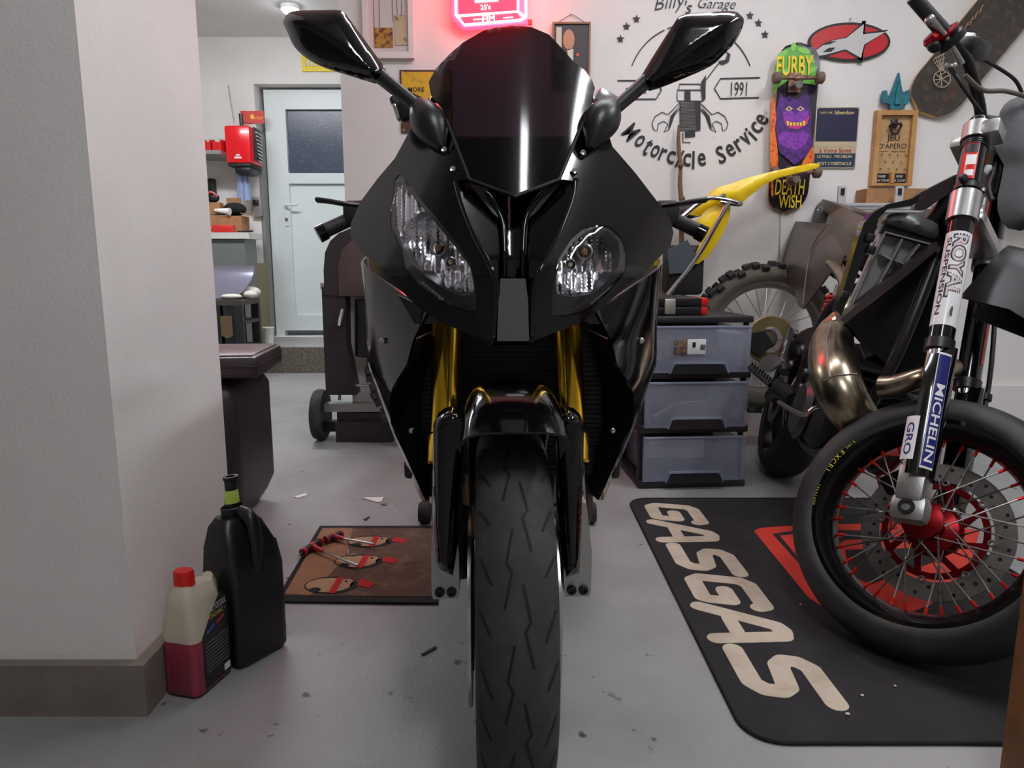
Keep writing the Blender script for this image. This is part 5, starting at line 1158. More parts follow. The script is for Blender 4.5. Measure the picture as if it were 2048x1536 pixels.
for x, y, r in ((1590, 668, .014), (1602, 700, .018), (1580, 730, .016), (1610, 745, .014), (1600, 775, .014), (1622, 690, .015), (1556, 780, .012)):
    MB().lathe([(0, .008), (r, .006), (r * 1.2, 0), (r * 1.2, -.006)], 12, frame(B(x, y, -.13), (1, 0, 0), (0, 0, 1))).build('engine_bolt', MATS['magnesium_cover'], gg)
# rear wheel
RW2 = M.Translation((-.62, 0, .31)) @ M.Rotation(R(90), 4, 'X')
MB().lathe(tyre_prof(.315, .16, .222), 72, RW2).build('rear_tyre', mat('slick_rubber_dark', (28, 28, 29), .7), gg, ang=60)
rr2 = MB().lathe([(.228, -.07), (.205, -.05), (.2, 0), (.205, .05), (.228, .07), (.195, .04), (.195, -.04)], 56, RW2, closed=True).build('rear_rim', MATS['black_rim'], gg)
MB().lathe([(0, -.07), (.04, -.07), (.03, 0), (.04, .07), (0, .07)], 24, RW2).build('rear_hub', redm, gg)
for i in range(24):
    a = 2 * math.pi * i / 24; sd = 1 if i % 2 else -1; k = MB(); k.tube([(.04 * math.cos(a + .5 * sd), .04 * math.sin(a + .5 * sd), sd * .05), (.197 * math.cos(a), .197 * math.sin(a), 0)], .002, 5); k.build('spoke', steel, rr2, mtx=RW2)
MB().lathe([(.07, .085), (.11, .085), (.11, .089), (.07, .089)], 40, RW2, closed=True).build('rear_disc', MATS['disc_steel'], gg)
# ---- plastics: seat, side panel, rear fender, tank, radiator shroud
neon_blk = mat('neon_tinted_black_plastic', (66, 54, 58), .34, bump=(300, .1))  # black plastic; red reflection of the neon sign is mixed into its colour
pan = [(1586, 442), (1640, 446), (1664, 448), (1676, 470), (1690, 510), (1682, 528), (1655, 552), (1628, 590), (1606, 618), (1596, 612), (1588, 580), (1560, 556), (1544, 536), (1556, 508)]
def sp(x, y, t_): return B(x, y, -.13 - .02 * t_ - .02 * max(0, (x - 1600) / 90))
k = MB(); panel(k, pan, sp, .005, 12, pil=40); k.build('side_panel', neon_blk, gg, ang=50)
MB().tube([sp(1655, 452, 1) + V((0, -.004, 0)), sp(1628, 490, 1) + V((0, -.004, 0)), sp(1616, 540, 1) + V((0, -.004, 0)), sp(1608, 610, 1) + V((0, -.004, 0))], .0022, 6, sm=4).build('panel_edge', mat('panel_crease', (120, 108, 112), .4), gg)
k = MB(); panel(k, [(1660, 430), (1686, 412), (1740, 440), (1752, 452), (1720, 500), (1700, 520), (1688, 506), (1672, 470)], lambda x, y, t_: B(x, y, -.16 - .015 * t_), .005, 12, pil=30); k.build('tank_side_panel', neon_blk, gg, ang=50)
stop = [(-.92, .07, 1.0), (-.78, .08, .97), (-.5, .11, .93), (-.2, .12, .92), (.08, .09, .96), (.2, .07, 1.0)]
rows = [[V((x, hw * math.sin(R(a)), z - .06 * (1 - math.cos(R(a)) ** 2) ** .8)) for a in range(-90, 91, 15)] for x, hw, z in stop]
k = MB(); k.grid(catmull([V([c for p in r for c in p]) for r in rows], 3) and [[V(q[i * 3:i * 3 + 3]) for i in range(13)] for q in catmull([V([c for p in r for c in p]) for r in rows], 3)], th=.03, flip=True); k.build('seat', mat('seat_vinyl', (40, 38, 40), .6, bump=(200, .2)), gg, ang=60)
k = MB(); panel(k, [(1632, 412), (1646, 398), (1700, 420), (1680, 430), (1660, 430)], lambda x, y, t_: B(x, y, -.06), .12, 12, dirv=(0, 1, 0)); k.build('seat_tail', neon_blk, gg)
k = MB(); k.rbox(B(1640, 432, -.06), (.06, .06, .07), .006); k.build('tail_light', glass('grey_lens', (150, 150, 150), .1, ((110, 108, 108), .5)), gg)
rows = [[V((x, hw * v, z - .03 * v * v)) for v in (-1, -.5, 0, .5, 1)] for x, hw, z in ((-.35, .07, .83), (-.6, .075, .86), (-.85, .07, .92), (-.93, .05, .95))]
k = MB(); k.grid(rows, th=.004, flip=True); k.build('rear_fender', satin, gg, ang=60)
rows = [[V((x, hw * math.sin(R(a)), zb + (zt - zb) * math.cos(R(a)))) for a in range(-90, 91, 15)] for x, hw, zb, zt in ((-.05, .09, .88, .99), (.08, .11, .88, 1.03), (.2, .09, .90, 1.04), (.28, .05, .94, 1.02))]
k = MB(); k.grid(rows, th=.004, flip=True); k.build('fuel_tank', satin, gg, ang=60)
# radiator with louvre grille and shroud
lou = mat('grey_louvre_plastic', (150, 150, 150), .55, bump=(300, .15))
def L_(x, y, o=0): return BX(x, y, .34 - o)
k = MB(); panel(k, [(1762, 466), (1866, 494), (1690, 628), (1700, 600), (1735, 520)], lambda x, y, t_: L_(x, y, .035), .004, 14); k.build('louvre_back', lou, gg)
for pts in ([(1762, 466), (1866, 494)], [(1796, 478), (1770, 530), (1738, 588)], [(1830, 488), (1806, 520), (1790, 550)], [(1762, 466), (1735, 520), (1700, 600), (1690, 628)], [(1755, 510), (1775, 520)], [(1782, 522), (1802, 530)]):
    q = [L_(x, y, .03) for x, y in pts]; k = MB(); k.grid([[v for v in q], [v + V((.03, 0, 0)) for v in q]], th=.004); k.build('louvre_blade', lou, gg)
k = MB(); panel(k, [(1776, 432), (1790, 426), (1820, 428), (1866, 442), (1878, 456), (1872, 476), (1846, 470), (1790, 452), (1772, 446)], lambda x, y, t_: L_(x, y, -.0 - .02 * t_), .04, 10, pil=16, sm=2, dirv=(-1, 0, 0)); k.build('radiator_tank', mat('grey_radiator_tank', (110, 110, 108), .4, .3), gg, ang=60)
k = MB(); panel(k, [(1770, 446), (1872, 476), (1866, 494), (1760, 466)], lambda x, y, t_: L_(x, y, .01), .02, 12); k.build('radiator_core', mat('radiator_black', (26, 26, 27), .5, .4), gg)
sh_ = [(1822, 398), (1842, 386), (1836, 404), (1822, 412), (1775, 418), (1758, 436), (1748, 470), (1722, 530), (1700, 590), (1682, 632), (1672, 620), (1690, 570), (1704, 520), (1716, 480), (1728, 446), (1748, 424), (1776, 408)]
k = MB(); panel(k, sh_, lambda x, y, t_: L_(x, y, -.03), .05, 10, dirv=(-1, 0, 0)); k.build('radiator_shroud', gloss, gg, ang=50)
k = MB(); panel(k, [(1874, 484), (1880, 496), (1800, 560), (1740, 606), (1690, 648), (1680, 640), (1730, 596), (1790, 548)], lambda x, y, t_: L_(x, y, -.035), .05, 10, dirv=(-1, 0, 0)); k.build('shroud_lower_edge', neon_blk, gg, ang=50)
k = MB(); panel(k, [(1690, 646), (1800, 562), (1880, 500), (1900, 560), (1890, 640), (1850, 740), (1800, 750), (1740, 700)], lambda x, y, t_: L_(x, y, .06), .05, 16); k.build('radiator_side', deep, gg)
k = MB(); panel(k, [(1838, 386), (1852, 380), (1915, 348), (1915, 375), (1850, 420), (1828, 418)], lambda x, y, t_: L_(x, y, .02), .03, 12); k.build('tank_nose', neon_blk, gg)
for x, y in ((1740, 476), (1742, 500), (1690, 590)): MB().rbox(L_(x, y, -.035), (.022, .02, .022), .004).build('shroud_lug', satin, gg)
MB().tube([V((.05, .12, .28)), V((-.02, .30, .03)), V((-.04, .335, -.075))], .011, 10).build('side_stand', steel, gg)
# far fork guard stripe
rows = [[wrap(1, .0285, .44 + .24 * i / 6, AV + .75 + .25 * j / 4) for j in range(5)] for i in range(7)]
k = MB(); k.grid(rows, th=.0006, flip=True); k.build('red_stripe', redp, gg, mtx=ST_, ang=60)
MB().tube([LG(1, .9, -.01, .05), LG(1, .6, .02, .06), LG(1, .36, .03, .055), LG(1, .2, .0, .05)], .006, 8, sm=4).build('brake_hose', satin, gg, mtx=ST_)
for s in (.33, .38): MB().lathe([(.007, -.008), (.014, -.008), (.014, .008), (.007, .008)], 14, M.Translation(LG(1, s, .028, .056)) @ AX_.to_track_quat('Z', 'Y').to_matrix().to_4x4(), closed=True).build('hose_clip', deep, gg, mtx=ST_)
# ================================================================ YELLOW-TAILED DIRT BIKE BEHIND (side-on, raised on a red stand)
YD = 3.28
yb = thing('dirt_motorcycle', 'dirt bike with a yellow rear fender standing behind the sport motorcycle', 'motorcycle', (P(1210, 800, YD).x, YD, .1))
ye = mat('yellow_fender_plastic', (240, 204, 24), .32)
knob = mat('knobbly_rubber', (48, 46, 44), .85, bump=(80, .3)); mud = mat('dusty_rubber', (84, 80, 70), .9)
def mx_wheel(c, r, w_, nk, rimr, rm, spk):
    m = M.Translation(c) @ M.Rotation(R(90), 4, 'X')
    MB().lathe(tyre_prof(r - .012, w_ * .9, rimr + .012), 64, m).build('tyre', mud, yb, ang=60)
    rw = MB().lathe([(rimr + .014, -w_ * .28), (rimr, -w_ * .24), (rimr - .012, 0), (rimr, w_ * .24), (rimr + .014, w_ * .28), (rimr - .016, w_ * .14), (rimr - .02, 0), (rimr - .016, -w_ * .14)], 56, m, closed=True).build('rim', rm, yb)
    kb = MB().rbox((0, 0, 0), (.026, .032, .028), .003, seg=1); ob = None
    for i in range(nk):
        a = 2 * math.pi * i / nk
        lat = ((-.62, .62), (-.28, .28), (-.92, .92))[i % 3]
        for u in lat:
            q = m @ M.Rotation(a + (.02 if u > 0 else 0), 4, 'Z') @ M.Translation((r - .006 - .05 * max(0, abs(u) - .5) ** 1.3, 0, u * w_ / 2 * .86)) @ M.Rotation(-u * .7, 4, 'Y')
            if ob is None: ob = kb.build('tread_block', knob, yb); ob.matrix_local = M.Translation(-ORG[yb.name]) @ q; me0 = ob.data; me0.transform(M.Translation(ORG[yb.name]))
            else: o = ob.copy(); C.objects.link(o); o.parent = yb; o.matrix_local = M.Translation(-ORG[yb.name]) @ q
    MB().lathe([(0, -.06), (.03, -.06), (.045, -.05), (.02, -.02), (.02, .02), (.045, .05), (.03, .06), (0, .06)], 24, m).build('hub', mat('dirty_hub', (120, 112, 96), .5, .6), yb)
    for i in range(spk):
        a = 2 * math.pi * i / spk; sd = 1 if i % 2 else -1; cr_ = .5 * (1 if (i // 2) % 2 else -1)
        MB().tube([(.04 * math.cos(a + cr_), .04 * math.sin(a + cr_), sd * .04), ((rimr - .015) * math.cos(a), (rimr - .015) * math.sin(a), 0)], .0018, 5, mtx=m).build('spoke', steel, rw)
    return m
rc = P(1528, 676, YD); fc = P(888, 736, YD)
rimg = mat('dull_silver_rim', (150, 142, 138), .4, .8)
mr_ = mx_wheel(rc, .345, .11, 54, .25, rimg, 28); mf_ = mx_wheel(fc, .36, .09, 54, .285, rimg, 28)
MB().lathe([(.06, .075), (.105, .075), (.11, .079), (.105, .083), (.06, .083)], 52, mr_, closed=True).build('sprocket', mat('dirty_brass', (140, 122, 84), .5, .6), yb)
k = MB(); panel(k, [(1500, 668), (1530, 662), (1548, 690), (1520, 712), (1500, 700)], lambda x, y, t_: P(x, y, YD - .1), .02, 12); k.build('chain_guide', mat('black_chain_guide', (36, 36, 36), .5), yb)
# fender, side plate
fn = [(1374, 428), (1412, 398), (1438, 374), (1466, 366), (1500, 354), (1540, 344), (1585, 334), (1620, 327), (1636, 327), (1640, 331), (1632, 337), (1600, 345), (1555, 356), (1525, 372), (1505, 388), (1492, 398), (1482, 410), (1462, 406), (1425, 414), (1398, 432)]
def fs_(x, y, t_): return P(x, y, YD - .07 + .03 * max(0, (x - 1480) / 160) - .02 * t_)
k = MB(); panel(k, fn, fs_, .10, 9, pil=18, dirv=(0, 1, 0)); k.build('rear_fender', ye, yb, ang=50)
pn = [(1390, 444), (1412, 420), (1438, 404), (1462, 404), (1460, 430), (1450, 458), (1432, 490), (1412, 516), (1396, 528), (1386, 528), (1392, 505), (1404, 480), (1398, 462)]
k = MB(); panel(k, pn, lambda x, y, t_: P(x, y, YD - .10 - .012 * t_), .008, 9, pil=20); k.build('side_plate', ye, yb, ang=50)
for pts, r in (([(1362, 436), (1402, 404), (1430, 396), (1484, 408)], .011), ([(1458, 402), (1420, 470), (1390, 520), (1336, 590)], .011), ([(1478, 410), (1440, 404)], .009)):
    MB().tube([P(x, y, YD - .125) for x, y in pts], r, 10, sm=3 if len(pts) > 2 else 0).build('subframe_tube', chrome, yb)
for x, y in ((1447, 392), (1479, 407)): MB().lathe([(0, .008), (.007, .008), (.011, .004), (.011, -.02)], 14, frame(P(x, y, YD - .13), (1, 0, 0), (0, 0, 1))).build('fender_bolt', steel, yb)
MB().tube([P(1040, 392, YD), P(1180, 410, YD), P(1300, 428, YD), P(1400, 420, YD)], [.05, .075, .07, .035], 14, sm=3, flat=.8).build('seat', matte, yb)
k = MB(); k.rbox(P(1365, 540, YD), (.16, .16, .22), .02); k.build('airbox', matte, yb)
k = MB(); panel(k, [(1336, 500), (1375, 480), (1392, 510), (1372, 545), (1340, 548)], lambda x, y, t_: P(x, y, YD - .1), .02, 14); k.build('battery_panel', mat('slate_panel', (70, 78, 86), .4), yb)
k = MB(); k.rbox(P(1150, 640, YD), (.42, .24, .36), .06); k.build('engine_block', mat('dusty_engine', (70, 68, 66), .5, .6), yb)
MB().tube([P(1260, 650, YD), rc], [.04, .03], 12).build('swingarm', alu, yb)
for s in (-.09, .09): MB().tube([fc + V((0, s, 0)), P(960, 560, YD + s), P(1010, 420, YD + s)], [.022, .026, .026], 14).build('fork_leg', alu, yb)
MB().tube([P(1010, 430, YD), P(1080, 520, YD), P(1100, 740, YD), P(1260, 740, YD), P(1300, 600, YD)], .025, 10, sm=3).build('frame_tube', deep, yb)
rows = [[V((x, YD + hw * math.sin(R(a)), zb + (zt - zb) * math.cos(R(a)))) for a in range(-90, 91, 15)] for x, hw, zb, zt in ((P(1010, 400, YD).x, .05, .9, 1.02), (P(1060, 400, YD).x, .11, .86, 1.06), (P(1140, 400, YD).x, .09, .88, 1.04), (P(1190, 400, YD).x, .05, .9, .98))]
k = MB(); k.grid(rows, th=.004, flip=True); k.build('fuel_tank', ye, yb, ang=60)
MB().tube([P(1020, 395, YD - .2), P(1010, 400, YD - .08), P(1010, 400, YD + .08), P(1020, 395, YD + .17)], .012, 10, sm=3).build('handlebar', deep, yb)
rows = [[V((x, YD + .06 * v, z - .02 * v * v)) for v in (-1, -.5, 0, .5, 1)] for x, z in ((P(760, 560, YD).x, .78), (P(850, 540, YD).x, .84), (P(950, 540, YD).x, .84))]
k = MB(); k.grid(rows, th=.004, flip=True); k.build('front_fender', ye, yb, ang=60)
# red lift stand under it
rs_ = thing('lift_stand', 'red tubular lift stand under the yellow-tailed dirt bike', 'stand', (P(1200, 880, YD).x, YD, 0)); rst = mat('red_stand_paint', (170, 30, 34), .4)
sx0, sx1 = P(1110, 880, YD).x, P(1268, 880, YD).x; ztop = .22
for yy in (YD - .16, YD + .16):
    MB().box(((sx0 + sx1) / 2, yy, .015), (sx1 - sx0 + .1, .04, .03)).build('foot_bar', rst, rs_, ang=0); MB().box(((sx0 + sx1) / 2, yy, .11), (sx1 - sx0 + .1, .03, .025)).build('mid_bar', rst, rs_, ang=0)
for xx in (sx0, sx1):
    for yy in (YD - .16, YD + .16): MB().tube([(xx, yy, .02), (xx * .98 + .02 * (sx0 + sx1) / 2, YD + (yy - YD) * .7, ztop)], .014, 8).build('upright', rst, rs_)
slab(sx0, sx1, YD - .15, YD + .15, ztop - .012, ztop + .008).build('plate', rst, rs_, ang=0)
# ================================================================ WHEELED WORKSHOP MACHINE (left of the dirt bike)
t = thing('wheeled_machine', 'tall dark arched workshop machine on a small wheeled axle', 'machine', (P(700, 800, 3.6).x, 3.6, 0))
dm = mat('dark_machine_paint', (46, 40, 42), .45, bump=(200, .1)); fm_ = mat('maroon_grey_cover', (88, 70, 70), .6)
arch = [(649, 590), (647, 540), (650, 505), (660, 482), (678, 466), (704, 456), (740, 452), (790, 458), (815, 480), (820, 600)]
k = MB(); panel(k, arch, lambda x, y, t_: P(x, y, 3.36), .12, 14, dirv=(0, 1, 0)); k.build('hood', dm, t, ang=50)
k = MB(); panel(k, [(678, 592), (676, 530), (684, 500), (702, 482), (740, 474), (800, 480), (806, 592)], lambda x, y, t_: P(x, y, 3.355 - .015 * t_), .01, 14, pil=20); k.build('cover_plate', fm_, t, ang=50)
q0 = P(645, 575, 3.55); q1 = P(690, 790, 3.55)
k = MB(); panel(k, [(643, 574), (690, 574), (692, 690), (712, 790), (652, 790), (648, 700)], lambda x, y, t_: P(x, y, 3.37), .11, 16, dirv=(0, 1, 0)); k.build('column', dm, t)
MB().cyl(P(650, 566, 3.40), P(650, 578, 3.40), .022).build('knob', mat('ivory_knob', (190, 182, 172), .5), t)
k = MB(); k.tube([P(740, 600, 3.42), P(740, 712, 3.42)], [.07, .07], 24); k.build('drum', deep, t)
MB().tube([P(686, 618, 3.34), P(682, 640, 3.335), P(680, 652, 3.33)], [.010, .014, .012], 12).build('chrome_lever', chrome, t)
k = MB(); k.lathe([(0, -.012), (.07, -.014), (.118, -.026), (.125, -.012), (.125, .012), (.118, .026), (.07, .014), (0, .012)], 40, wheelm(P(641, 820, 3.42).x, 3.42, .126)); k.build('wheel', rubber, t)
xa = P(660, 820, 3.5).x
MB().box(((xa + P(770, 820, 3.5).x) / 2, 3.42, .165), (P(770, 820, 3.5).x - xa, .06, .04)).build('axle_bar', alu, t, ang=0)
MB().box(((xa + P(770, 820, 3.5).x) / 2 + .03, 3.43, .105), (P(770, 820, 3.5).x - xa - .06, .07, .07)).build('axle_beam', dm, t, ang=0)
MB().tube([P(679, 800, 3.41), P(682, 780, 3.41), P(700, 772, 3.41), P(760, 771, 3.41)], .008, 8, sm=3).build('guard_bow', alu, t)
MB().box((P(668, 835, 3.5).x, 3.42, .07), (.06, .05, .05)).build('axle_bracket', deep, t, ang=0)
slab(P(700, 800, 3.6).x - .02, P(800, 800, 3.6).x, 3.36, 3.46, 0, .1).build('base', dm, t, ang=0)
# ================================================================ GAS LETTERED FLOOR MAT
MX0, MX1, MY0, MY1 = .425, 1.40, 1.15, 2.50
matm = mat('charcoal_mat', (30, 30, 32), .92, var=(9, (44, 43, 43), .45, .75), bump=(700, .5))
t = thing('floor_mat', 'black floor mat with large cream block lettering under the supermoto', 'mat', ((MX0 + MX1) / 2, (MY0 + MY1) / 2, 0))
def rrect(x0, x1, y0, y1, rad):
    o = []
    for cx, cy, a0 in ((x1 - rad, y1 - rad, 0), (x0 + rad, y1 - rad, 90), (x0 + rad, y0 + rad, 180), (x1 - rad, y0 + rad, 270)): o += [(cx + rad * math.cos(R(a0 + 15 * i)), cy + rad * math.sin(R(a0 + 15 * i))) for i in range(7)]
    return o
MB().prism(rrect(MX0, MX1, MY0, MY1, .07), .005, M.Translation((0, 0, .0005))).build('mat_base', matm, t)
MB().tube([V((x, y, .005)) for x, y in rrect(MX0, MX1, MY0, MY1, .07)], .004, 6, closed=True).build('mat_edge', mat('mat_binding', (20, 20, 21), .9), t)
crm = mat('cream_mat_print', (196, 184, 164), .9, var=(12, (168, 154, 136), .45, .75), bump=(700, .5))
def stroke(pts, wd, mtx, name='mat_letter', m=crm):
    """thick polyline with round joints as one flat outline"""
    L, Rr = [], []; N = len(pts); pts = [V((p[0], p[1])) for p in pts]
    for i in range(N):
        a = (pts[i] - pts[i - 1]).normalized() if i else (pts[1] - pts[0]).normalized(); b = (pts[i + 1] - pts[i]).normalized() if i < N - 1 else a
        n1 = V((-a.y, a.x)); n2 = V((-b.y, b.x)); nn = (n1 + n2).normalized(); q = wd / 2 / max(.5, nn.dot(n1)); L.append(pts[i] + nn * q); Rr.append(pts[i] - nn * q)
    k = MB(); k.grid([[V((p.x, p.y, 0)) for p in L], [V((p.x, p.y, 0)) for p in Rr]], mtx=mtx, th=.001, flip=True); return k
LT = {'G': [[(1.0, .80), (.95, .88), (.25, .88), (.13, .78), (.13, .24), (.25, .12), (.85, .12), (.88, .2), (.88, .48), (.52, .48)]],
      'A': [[(.02, .0), (.38, .84), (.5, .88), (.66, .84), (.92, .0)], [(.30, .30), (.76, .30)]],
      'S': [[(.98, .88), (.28, .88), (.15, .78), (.15, .64), (.28, .54), (.76, .48), (.87, .38), (.87, .22), (.75, .12), (.02, .12)]]}
u0, u1 = 2.46, 1.275; step_ = (u0 - u1) / 6
for i, ch in enumerate('GASGAS'):
    lm = M(((0, 1, 0), (-1, 0, 0), (0, 0, 1))).to_4x4(); H_ = .185; W_ = step_ * .88
    lm = M.Translation((MX0 + .045, u0 - i * step_, .0065)) @ lm
    sh2 = M(((W_, .05, 0), (0, H_, 0), (0, 0, 1))).to_4x4()
    polys = []
    for st_ in LT[ch]:
        wd = .045 if len(st_) > 2 else .036; pts = [V((W_ * x + .045 * y, H_ * y)) for x, y in st_]
        for i_, p in enumerate(pts):
            rj = wd / 2 * (1 if 0 < i_ < len(pts) - 1 else .999); polys.append([(p.x + rj * math.cos(j * math.pi / 8), p.y + rj * math.sin(j * math.pi / 8)) for j in range(16)])
            if i_:
                o_ = pts[i_ - 1]; n_ = (p - o_).normalized(); n_ = V((-n_.y, n_.x)) * wd / 2; polys.append([tuple(o_ + n_), tuple(p + n_), tuple(p - n_), tuple(o_ - n_)])
    vv, ff = union(polys); k = MB(); k.shell(vv, ff, .001, mtx=lm)
    k.build('mat_letter', crm, t, ang=0)
redpr = mat('red_mat_print', (214, 62, 46), .9, bump=(700, .5))
def mpoly(px, m, name, z):
    k = MB(); q = [F(x, y, .006) for x, y in px]; k.prism([(v.x, v.y) for v in q], .0008, M.Translation((0, 0, z))); k.build(name, m, t, ang=0)
mpoly([(1508, 1062), (1520, 1056), (1600, 1050), (1800, 1046), (1960, 1060), (1940, 1130), (1860, 1210), (1780, 1240), (1660, 1222), (1618, 1196)], redpr, 'mat_emblem', .0056)
mpoly([(1545, 1068), (1600, 1060), (1780, 1062), (1790, 1078), (1690, 1080), (1630, 1120), (1600, 1130)], MATS['charcoal_mat'], 'mat_emblem_gap', .0062)
mpoly([(1560, 1072), (1600, 1068), (1690, 1066), (1680, 1076), (1640, 1100), (1598, 1118)], redpr, 'mat_emblem_core', .0068)
mpoly([(1690, 1100), (1850, 1096), (1880, 1120), (1740, 1170), (1700, 1150)], MATS['charcoal_mat'], 'mat_emblem_gap', .0062)
for i, (x, y, r) in enumerate(((1724, 1393, .004), (1695, 1430, .005), (1601, 1211, .0035), (1790, 1374, .003), (1352, 1117, .004))):
    q = F(x, y, .006); k = MB(); k.ball((q.x, q.y, .0085), (r, r * .7, .0025), 7, 5); tag(k.build('debris_crumb', mat('pale_crumb', (214, 190, 168), .8)), ('larger', 'roundest', 'far', 'tiny', 'letter-side')[i] + ' pale crumb lying on the black lettered mat', 'crumb', 'crumbs on the mat')
# ================================================================ DRAWER TOWER, TOOLBOX
t = thing('drawer_tower', 'black plastic tower with three translucent drawers', 'drawers', (1.0, 2.8, 0))
q0, q1 = F(1277, 978), F(1492, 974); ang = math.atan2(q1.y - q0.y, q1.x - q0.x)
TW = (q1 - q0).length; TD = .40; TH = P(1395, 633, (q0.y + q1.y) / 2).z; TM = M.Translation(q0) @ M.Rotation(ang + .02, 4, 'Z')
bp_ = mat('black_tower_plastic', (34, 34, 36), .4)
fr_ = mat('frosted_drawer', (180, 186, 200), .2)
fro = glass('frosted_drawer_plastic', (232, 234, 240), .18, ((190, 195, 212), .3))
def tb(name, x0, x1, y0, y1, z0, z1, m, par, rr=.006): k = MB(); k.rbox(((x0 + x1) / 2, (y0 + y1) / 2, (z0 + z1) / 2), (x1 - x0, y1 - y0, z1 - z0), min(rr, (x1 - x0) * .4, (y1 - y0) * .4, (z1 - z0) * .4)); return k.build(name, m, par, mtx=TM)
hh = (TH - .03) / 3
for i in range(4): z = .0 if i == 0 else .028 + hh * i - .022; tb('tier_frame', .0, TW, .0, TD, z, z + (.028 if i == 0 else (.03 if i < 3 else TH - z)), bp_, t)
for s in (.004, TW - .02):
    for yy in (.03, TD - .05): tb('corner_post', s, s + .016, yy, yy + .03, .02, TH - .01, bp_, t)
tb('back_panel', .01, TW - .01, TD - .012, TD - .004, .02, TH - .02, bp_, t)
for i in range(3):
    z0 = .030 + hh * i; z1 = z0 + hh - .034; x0, x1 = .012, TW - .012
    d = tb('drawer', x0, x1, -.012, .0, z0, z1, fro, t, .004)
    tb('drawer_side', x0 + .022, x0 + .026, .0, TD - .03, z0 + .004, z1 - .01, fro, d); tb('drawer_side', x1 - .026, x1 - .022, .0, TD - .03, z0 + .004, z1 - .01, fro, d)
    tb('drawer_floor', x0 + .024, x1 - .024, .0, TD - .03, z0 + .002, z0 + .006, fro, d)
    tb('drawer_rim', x0, x1, -.018, -.008, z1 - .008, z1, fro, d)
    k = MB(); k.prism([(-.11, 0), (.11, 0), (.095, .03), (.085, .036), (-.085, .036), (-.095, .03)], .014, frame((TW / 2, -.012, z0 - .002), (1, 0, 0), (0, 0, 1))); k.build('handle', bp_, d, mtx=TM)
    k = MB(); k.prism([(-.115, .0), (-.10, .042), (.10, .042), (.115, .0), (.11, 0), (.096, .036), (-.096, .036), (-.11, 0)], .016, frame((TW / 2, -.012, z0), (1, 0, 0), (0, 0, 1))); k.build('handle_lip', fro, d, mtx=TM)
    if i == 2:
        for (a, b, c, e, m_) in ((.115, .235, .5, .82, mat('label_white', (220, 220, 218), .5)), (.115, .165, .5, .82, mat('label_picture', (150, 110, 60), .5, var=(80, (60, 70, 96), .45, .55)))):
            tb('label', a, b, -.0145 - (.001 if b < .2 else 0), -.0125, z0 + (z1 - z0) * .40, z0 + (z1 - z0) * .72, m_, d, .0004)
        k = MB()
        for j in range(9): k.box((.215 + j * .0022, -.0152, z0 + (z1 - z0) * .55), (.0009 + .0006 * (j % 2), .0006, .02))
        k.box((.19, -.0152, z0 + (z1 - z0) * .6), (.012, .0006, .02)); k.build('barcode', black, d, mtx=TM, ang=0)
def inn(name, label, cat, pts, m, th=.004):
    k = MB(); k.prism(pts, th, TM @ frame((0, .03, 0), (1, 0, 0), (0, 0, 1))); tag(k.build(name, m, ang=0), label, cat)
z0 = .030 + hh
inn('kraft_card', 'brown kraft card inside the middle translucent drawer', 'card', [(.14, z0 + .03), (.27, z0 + .03), (.275, z0 + .085), (.15, z0 + .082)], card)
inn('white_paper_slip', 'white paper slip inside the middle translucent drawer', 'paper', [(.05, z0 + .04), (.14, z0 + .09), (.27, z0 + .1), (.26, z0 + .093), (.14, z0 + .084), (.06, z0 + .034)], white, .002)
inn('cream_card', 'large cream card inside the bottom translucent drawer', 'card', [(.03, .115), (.26, .115), (.26, .185), (.03, .185)], mat('cream_card', (196, 182, 158), .7))
inn('plastic_pouch', 'dark plastic pouch inside the middle translucent drawer', 'pouch', [(.27, z0 + .03), (.36, z0 + .03), (.365, z0 + .14), (.31, z0 + .13)], mat('dark_pouch', (60, 64, 70), .25), .006)
k = MB()
for j in range(26): k.ball((.05 + .31 * random.random(), .06 + .25 * random.random(), .030 + hh * 2 + .03 + .05 * random.random() * (1 if j % 3 else 1.8)), (.03, .03, .02), 7, 5)
tag(k.build('small_parts', mat('mixed_parts', (110, 96, 96), .5, var=(40, (170, 120, 100), .5, .7)), mtx=TM, ang=60), 'heap of small wrapped parts inside the top translucent drawer', 'parts', kind='stuff')
# toolbox on the tower
t = thing('tool_case', 'black tool case with red ends and a silver latch on the drawer tower', 'case', TM @ V((.1, .1, TH)))
def tc_(name, x0, x1, y0, y1, z0, z1, m, rr=.006): k = MB(); k.rbox(((x0 + x1) / 2, (y0 + y1) / 2, (z0 + z1) / 2), (x1 - x0, y1 - y0, z1 - z0), rr); k.build(name, m, t, mtx=TM)
za = TH + .001
tc_('lower_shell', -.02, .235, .05, .25, za, za + .032, satin); tc_('upper_shell', -.02, .235, .05, .25, za + .032, za + .066, satin)
for z in (za + .002, za + .036): tc_('red_end', .235, .262, .052, .248, z, z + .028, redp, .004); tc_('red_end', -.046, -.02, .052, .248, z, z + .028, redp, .004)
tc_('latch', .09, .132, .038, .052, za + .004, za + .062, mat('satin_silver', (196, 190, 180), .35, .7), .005)
